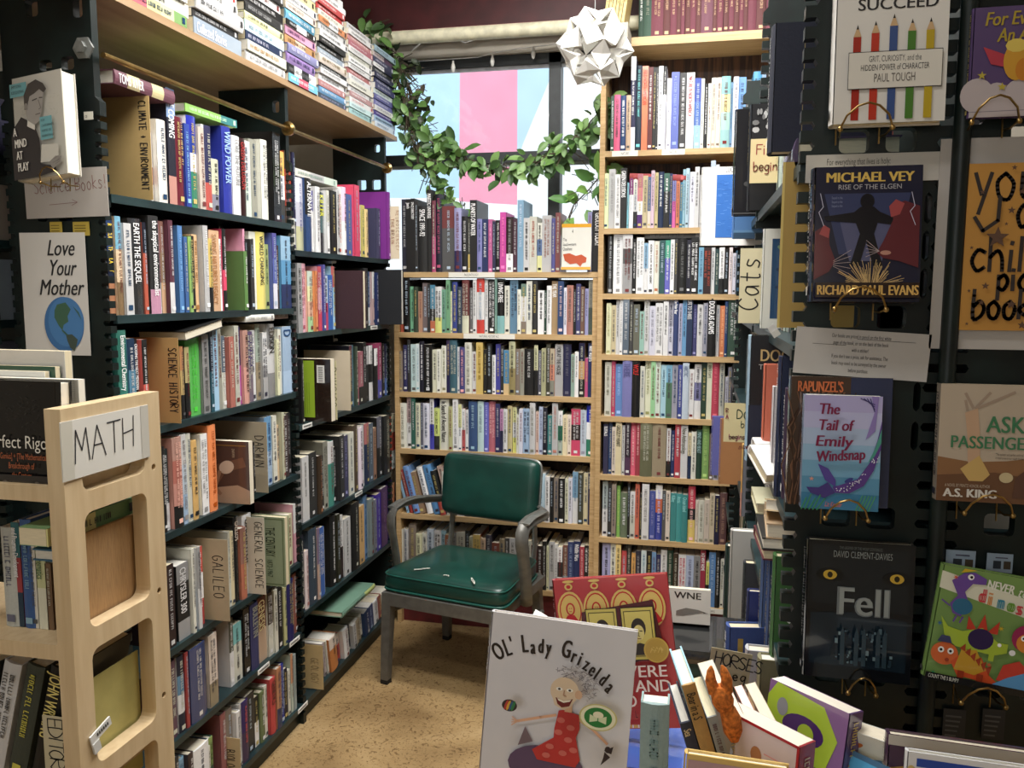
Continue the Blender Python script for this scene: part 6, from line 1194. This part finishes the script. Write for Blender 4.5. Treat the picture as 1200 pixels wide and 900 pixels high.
divider(312, 495, 578, .945, .04, .2, 'b4a890', 'DARWIN', 'grey paper card lettered with a naturalist surname, fourth shelf down', hh=.03, frac=(.2, .7), xin=.042)
divider(266, 633, 727, .62, .05, .22, 'b6a384', 'GALILEO', 'beige card lettered with an astronomer name, fifth shelf down', hh=.034, frac=(.2, .78), xin=.05)
divider(309, 607, 690, .62, .045, .2, 'd2cab8', 'GENERAL SCIENCE', 'pale card lettered general science behind the green and yellow book', hh=.026, frac=(.06, .98), xin=.034)
divider(281, 866, 935, .08, .03, .2, 'c4ae84', 'BIOLOGY', 'tan card lettered biology on the bottom shelf', hh=.03, frac=(.3, .98), xin=.05)
divider(394, 423, 497, 1.115, .075, .2, 'ddd5a8', 'PHYSICS', 'pale yellow card lettered physics beside the lime book', hh=.03, frac=(.12, .86), xin=.032)
divider(410, 411, 481, 1.115, .03, .2, 'd9cbb2', '', 'blank cream card next to the physics one')
divider(378, 757, 830, .085, .03, .2, 'c0a878', 'GEOLOGY', 'tan card faintly lettered geology on the bottom shelf of the far bay', ink='998560', hh=.03, frac=(.3, .9), xin=.05)
q = atY(457, 237, 3.60)
b = card_mesh(.055, .235, 'dfd2b4'); b.hand('NEUROSCIENCE/', .040, .215, .014, 'a06a50', .0016, rot=-PI/2, sp=1.05); b.hand('THE BRAIN', .018, .18, .014, 'a06a50', .0016, rot=-PI/2, sp=1.05)
tag(b.build('divider_card', CARD, None, T(XL+.005, 3.59, 1.738)), 'cream card lettered neuroscience and the brain at the end of the far bay', 'sign', 'handwritten divider cards between books')
def sheet(name, pl, pt, pr, pb, Y, col, label, art, cat='sign', roll=0, yaw=0, tilt=0, bend=.0, w=None, h=None):
    a = atY(pl, pt, Y); c_ = atY(pr, pb, Y); w = w or c_.x-a.x; h = h or a.z-c_.z
    b = card_mesh(w, h, col, .0012, bend); art(b, w, h)
    o = b.build(name, PAPER, None, T((a.x+c_.x)/2, Y, c_.z) @ RZ(yaw) @ RY(roll) @ RX(-tilt) @ T(-w/2, 0, 0)); return tag(o, label, cat)
def s_mother(b, w, h):
    for i, s in enumerate(('Love', 'Your', 'Mother')): b.text(s, w*(.62 if i < 2 else .60), h*(.815-.16*i), h*.135, '1c1c1e', 'c', shear=.22, fit=w*(.40, .42, .66)[i], bold=.0006)
    cx, cy, r = w*.62, h*.255, h*.225; b.ell(cx, cy, r*.80, r, '3a6a9e', 0, 40); b.ell(cx+.006, cy+.006, r*.72, r*.90, '4578ac', 0, 40)
    b.poly([(cx-.25*r, cy+.72*r), (cx+.10*r, cy+.80*r), (cx+.30*r, cy+.55*r), (cx+.16*r, cy+.30*r), (cx+.18*r, cy+.10*r), (cx-.02*r, cy-.02*r), (cx-.08*r, cy-.22*r), (cx-.22*r, cy-.05*r), (cx-.38*r, cy+.25*r), (cx-.36*r, cy+.50*r)], '3a5e48')
    b.poly([(cx+.05*r, cy-.38*r), (cx+.30*r, cy-.36*r), (cx+.52*r, cy-.55*r), (cx+.45*r, cy-.80*r), (cx+.36*r, cy-.98*r), (cx+.20*r, cy-.85*r), (cx+.10*r, cy-.60*r)], '3c4a40')
    b.line([(cx-.08*r, cy-.22*r), (cx+.03*r, cy-.32*r), (cx+.10*r, cy-.38*r)], r*.06, '3a5e48'); b.poly([(cx+.38*r, cy+.68*r), (cx+.62*r, cy+.45*r), (cx+.72*r, cy+.15*r), (cx+.58*r, cy+.40*r)], '3a5e48')
sheet('poster', 24, 273, 105, 417, 1.735, 'cfccc6', 'white poster reading love your mother above a globe, on the left end panel', s_mother, 'poster', roll=0, yaw=3)
def s_sci(b, w, h): b.hand('Science Books!', w*.12, h*.50, h*.27, '8a4a48', .0014, rot=.04, sp=.50, wide=.45); b.line([(w*.30, h*.27), (w*.64, h*.30)], .0012, '8a6a68'); b.line([(w*.58, h*.36), (w*.64, h*.30), (w*.57, h*.24)], .0012, '8a6a68')
sheet('handwritten_sign', 28, 199, 128, 254, 1.738, 'b6b0aa', 'grey white card with red writing and an arrow, above the globe poster', s_sci, roll=-1)
def s_small(b, w, h): b.text('ce', w*.15, h*.25, h*.5, '333')
sheet('shelf_tag', 98, 131, 109, 140, 1.737, 'd8d4c6', 'tiny white tag on the edge of the left end panel', s_small, 'tag')
for px, wd_ in ((58, 15), (85, 20)):
    sheet('sticky_note', px, 260, px+wd_, 276, 1.741, 'b8a040', 'yellow sticky note above the globe poster, %s of two' % ('narrower' if wd_ == 15 else 'wider'), lambda b, w, h: [b.rect(w*.1, h*(.3+.2*k), w*.8, h*(.36+.2*k), '6a5a20') for k in range(3)], 'note')
# math sign taped on the pine end frame (lies in the plane of the frame)
a = atX(70, 520, MX+.004); c_ = atX(172, 535, MX+.004)
b = MB(); Y0, Y1 = atX(69, 505, MX).y, atX(172, 486, MX).y; zb, z1 = 1.297, 1.392
b.box(MX+.001, MX+.0025, Y0, Y1, zb, z1, 'd6d4cc'); b.plane((MX+.0025, Y0, zb), (0, 1, 0), (0, 0, 1), (1, 0, 0)); W, Hh = Y1-Y0, z1-zb
b.rect(0, 0, W*.12, Hh, 'c4c1b4'); b.rect(W*.9, 0, W, Hh, 'bdbab0'); b.hand('MATH', W*.13, Hh*.24, Hh*.56, '26262a', .0024, rot=.03, sp=.72, wide=.62)
tag(b.build('handwritten_sign', PAPER), 'white paper sign lettered math, taped to the blond end frame', 'sign')
b = MB(); b.push(T(MX+.004, 1.142, .857) @ RX(15)); b.box(-.003, 0, -.02, .03, -.008, .008, 'd8d8d4'); b.box(-.003, .001, -.02, -.004, -.028, -.008, 'd0d0cc'); b.plane((.0002, -.01, -.004), (0, 1, 0), (0, 0, 1), (1, 0, 0))
for k in range(6): b.rect(.004+.005*k, .002, .007+.005*k, .008, '333')
b.pop(); tag(b.build('torn_label', PAPER), 'torn white label hanging on the blond end frame stile', 'label')
b = MB(); b.box(0, .045, 0, .0015, 0, .13, 'bdb394'); b.plane((0, 0, 0), (1, 0, 0), (0, 0, 1), (0, -1, 0)); b.hand('EDITORS', .010, .125, .028, '222', .002, rot=-PI/2, sp=.55)
tag(b.build('divider_card', CARD, None, T(atY(50, 850, 1.116).x, 1.116, .762)), 'beige curved card with black lettering behind the blond frame stile', 'sign', 'handwritten divider cards between books')
for px, py in ((903, 380), (907, 386)):
    sheet('price_tag', px, py, px+9, py+8, 1.62 if px == 903 else 1.55, 'dededa', 'small white price tag sticking out over the gold lettered black book, %s of two' % ('upper' if px == 903 else 'lower'), lambda b, w, h: None, 'tag', roll=-35)
# right panel papers
def s_holy(b, w, h): b.text('For everything that lives is holy;', w*.16, h*.62, h*.24, '44423e', maxw=w*.62)
sheet('paper_strip', 945, 182, 1101, 211, 1.338, 'bdbab4', 'paper strip with a line of type above the shadowed figure book', s_holy)
def s_price(b, w, h):
    for i, s in enumerate(('Our books are priced in pencil on the first white', 'page of the book, or on the back of the book', 'with a sticker!', "If you don't see a price, ask for assistance. The", 'book may need to be surveyed by the owner', 'before purchase.')): b.text(s, w*.49, h*(.82-.145*i), h*.085, '3c3a3a', 'c', maxw=w*(.80 if i in (0, 3) else .72 if i in (1, 4) else .25))
    b.line([(w*.46, h*.805), (w*.89, h*.805)], .0006, '3c3a3a'); b.line([(w*.13, h*.66), (w*.38, h*.66)], .0006, '3c3a3a')
sheet('printed_notice', 931, 386, 1086, 444, 1.336, 'bcbab8', 'printed notice about prices on the right end panel', s_price, roll=3)
sheet('white_sheet', 1103, 163, 1300, 412, 1.336, 'b4b0ac', 'large white sheet behind the orange lettered poster', lambda b, w, h: None, 'paper', roll=0)
def s_orange(b, w, h):
    for s, x, y, hh in (('you', .04, .79, .20), ('a', .34, .62, .16), ('chil', .05, .36, .16), ('pict', .24, .245, .115), ('book', .08, .075, .135)):
        b.hand(s, w*x, h*y, h*hh*1.25, '2a2220', .0052, sp=.50, wide=.5, jit=.01)
    b.line([(w*.22, h*.80), (w*.215, h*.66), (w*.12, h*.60), (w*.06, h*.68)], .0052, '2a2220')
    for x, y, r in ((.22, .56, .05), (.30, .97, .013), (.10, .83, .013), (.36, .83, .015), (.30, .72, .018), (.42, .50, .024), (.16, .27, .018), (.34, .16, .022), (.14, .17, .014), (.42, .035, .02), (.05, .50, .009), (.05, .04, .009), (.27, .64, .009), (.05, .24, .009), (.55, .80, .015), (.48, .93, .012)): b.star(w*x, h*y, w*r*1.6, '5a4030')
    b.rect(w*.7, 0, w, h, 'b8863c')
sheet('poster', 1135, 192, 1300, 389, 1.328, 'b8863c', 'orange poster with big black handwriting and stars, right of the post', s_orange, 'poster')
for px0, px1, pt in ((1109, 1142, 644), (1157, 1186, 648)):
    def s_tagc(b, w, h):
        b.rect(w*.25, h*.2, w*.55, h*.62, '1c2630'); b.rect(w*.65, h*.2, w*.92, h*.62, '3a3020'); b.rect(w*.32, h*.76, w*.8, h*.82, '445')
    sheet('blue_card', px0, pt, px1, 672, 1.336, '8a9aaa', 'pale blue card showing through the panel slot, %s of two above the dinosaur book' % ('wider' if px0 < 1120 else 'narrower'), s_tagc, 'card')
for i, px in enumerate((1112, 1158)):
    sheet('dark_card', px-6, 830, px+18, 868, 1.338, '2a2a2c', 'small dark printed card below the dinosaur book, %s hook' % ('under the first' if i == 0 else 'under the second'), lambda b, w, h: [b.rect(w*.1, h*(.1+.16*k), w*(.6+.05*k), h*(.16+.16*k), '555') for k in range(5)], 'card')
sheet('yellow_folder', 918, 190, 1000, 385, 1.46, 'b99a55', 'yellow card folder standing behind the slotted edge of the right panel', lambda b, w, h: b.rect(0, 0, .004, h, 'e0c878'), 'folder')
def s_fish(b, w, h): b.hand('Fish', w*.22, h*.64, h*.22, '9a3a34', .0026, sp=.62); b.hand('begins', w*.12, h*.28, h*.20, '9a3a34', .0024, sp=.60)
sheet('handwritten_sign', 880, 163, 911, 214, 2.14, 'e2cf9c', 'cream card reading fish begins on the black books', s_fish)
def s_cats(b, w, h): b.hand('Cats', w*.62, h*.18, w*.62, '2c2a2a', .0034, rot=PI/2, sp=.72); b.rect(w*.82, 0, w, h*.82, '8a6fa0')
sheet('handwritten_sign', 868, 291, 902, 379, 2.10, 'd6cda8', 'cream card reading cats, lettered upward, beside the patterned panel book', s_cats)
def s_do(b, w, h): b.hand('DO', w*.42, h*.60, h*.22, '3a5a4a', .0028); b.hand('bec', w*.55, h*.38, h*.16, '3a5a4a', .002); b.hand('begins', w*.18, h*.08, h*.12, 'a0386a', .002, sp=.6); b.hand('R', w*.06, h*.76, h*.1, 'a04a5a', .002); b.hand('A', w*.06, h*.60, h*.1, 'a04a5a', .002)
sheet('handwritten_sign', 849, 472, 884, 519, 2.35, 'dcd0a0', 'small cream card reading do, before the orange brown book', s_do)
def s_horses(b, w, h): b.hand('HORSES', w*.12, h*.58, h*.34, '33312c', .0022, rot=-.06, sp=.62); b.hand('beg', w*.42, h*.20, h*.26, '33312c', .002)
sheet('handwritten_sign', 829, 760, 876, 806, 1.42, 'aa9f7c', 'grey tan card reading horses, behind the leaning row', s_horses, roll=6)
# brass wire holders on the panels
for i, (px, py, Y, l, w) in enumerate(((1015, 140, 1.30, 'white pencil hardback', .070), (1008, 352, 1.29, 'shadowed figure hardback', .070), (992, 598, 1.285, 'mermaid tail paperback', .060), (1010, 803, 1.30, 'wolf eyes book', .04), (1166, 132, 1.30, 'purple picture book', .06), (1158, 592, 1.30, 'raised arm paperback', .064), (1152, 815, 1.29, 'dinosaur book', .06), (62, 207, 1.65, 'dark suited man hardback', .06))):
    q = atY(px, py, Y); b = MB(); w2 = w/2
    arc = [(-w2, -.004, -.012), (-w2*.8, -.012, .004), (-w2*.4, -.016, .016), (0, -.017, .020), (w2*.4, -.016, .016), (w2*.8, -.012, .004), (w2, -.004, -.012)]
    b.tube(arc, .0016, n=6)
    for sx in (-1, 1):
        b.tube([(sx*w2, -.004, -.012), (sx*w2*.9, .02, -.018), (sx*w2*.8, .05, -.016)], .0016, n=6); b.push(T(sx*w2, -.004, -.013)); b.lathe([(0, -.0042), (.003, -.003), (.0042, 0), (.003, .003), (0, .0042)], 8); b.pop()
        b.tube([(sx*w2*.85-.006, .03, .0), (sx*w2*.85-.006, .028, -.03)], .0013, n=5)
    tag(b.build('wire_book_holder', BRASS, None, T(*q), 1), 'bent brass wire holder under the %s' % l, 'holder', 'wire book holders')
# orange knitted toy in the leaning row
b = MB(); q = atY(866, 855, 1.15)
def blob(pts, rs): b.tube(pts, rs, n=14)
blob([(0, 0, .0), (0, 0, .02), (0, 0, .045), (-.004, 0, .062), (-.008, 0, .072)], [.008, .018, .019, .016, .010])
blob([(-.008, 0, .066), (-.010, -.002, .082), (-.012, -.002, .100), (-.012, -.002, .112)], [.016, .021, .019, .012])
for sx in (-1, 1): blob([(-.012+sx*.011, -.002, .100), (-.012+sx*.015, -.002, .124), (-.012+sx*.012, -.002, .143), (-.012+sx*.010, -.002, .152)], [.012, .0105, .007, .002])
tag(b.build('knitted_toy', mat('orange_knit', 'd8782c', rough=.95, noise=.3, nscale=140, bump=.12), None, T(atY(862, 835, 1.12).x, 1.12, .985) @ RY(-10) @ Matrix.Scale(.72, 4), 1), 'small orange knitted animal with two ears tucked in the leaning row', 'toy')
# white sheets behind the red book, white box edge on the left of the table
b = MB(); n = 14
for j, (dx, dz) in enumerate(((0, 0), (.02, .012))):
    pts = [(-.10+.22*k/n+dx, .0, .075*(1-k/n)**2+.004*math.sin(k)+dz) for k in range(n+1)]
    for (x0, _, z0), (x1, _, z1) in zip(pts, pts[1:]): b.add([(x0, -.07+.05*j, z0), (x1, -.07+.05*j, z1), (x1, .10, z1), (x0, .10, z0), (x0, -.07+.05*j, z0-.001), (x1, -.07+.05*j, z1-.001), (x1, .10, z1-.001), (x0, .10, z0-.001)], [(0, 1, 2, 3), (7, 6, 5, 4), (0, 4, 5, 1), (2, 6, 7, 3)], 'dcdcd8')
tag(b.build('paper_sheets', PAPER, None, T(-.25, 1.66, .803)), 'curled white paper sheets on the table behind the red picture book', 'paper')
b = MB(); a = atY(513, 872, 1.18); b.add([(0, 0, 0), (.10, -.02, 0), (.10, -.02, .06), (.0, 0, .030), (0, .012, 0), (.10, -.008, 0), (.10, -.008, .06), (0, .012, .030)], [(0, 1, 2, 3), (7, 6, 5, 4), (3, 2, 6, 7), (0, 3, 7, 4), (1, 5, 6, 2), (0, 4, 5, 1)], 'b8b6b2')
tag(b.build('white_folder', PAPER, None, T(a.x, 1.18, .80)), 'white folder lying on the left corner of the display table', 'folder')
# block and magazines at the top of the tall bookcase
b = MB(); b.box(-.405, -.292, 3.45, 3.88, 2.60, 2.66); tag(b.build('grey_wood_block', mat('grey_weathered_wood', 'a8a294', rough=.8, nscale=4, stretch=(1, 3, 24))), 'grey weathered wood block jutting from the top of the tall bookcase', 'block')
for i in range(6):
    b = MB(); pg = MB(); book_geo(b, pg, .0115, .255, .17, 'c8a848', '6a5a2a', '', False, random.Random(i)); o = b.build('magazine', PRINT, None, T(-.392+.0145*i+.0, 3.50, 2.664) @ RY(8))
    tag(o, 'yellow magazine, %s from the left on the grey wood block' % ordn(i), 'magazine', 'yellow magazines on the grey wood block'); pg.build('page_block', PAGE, o)
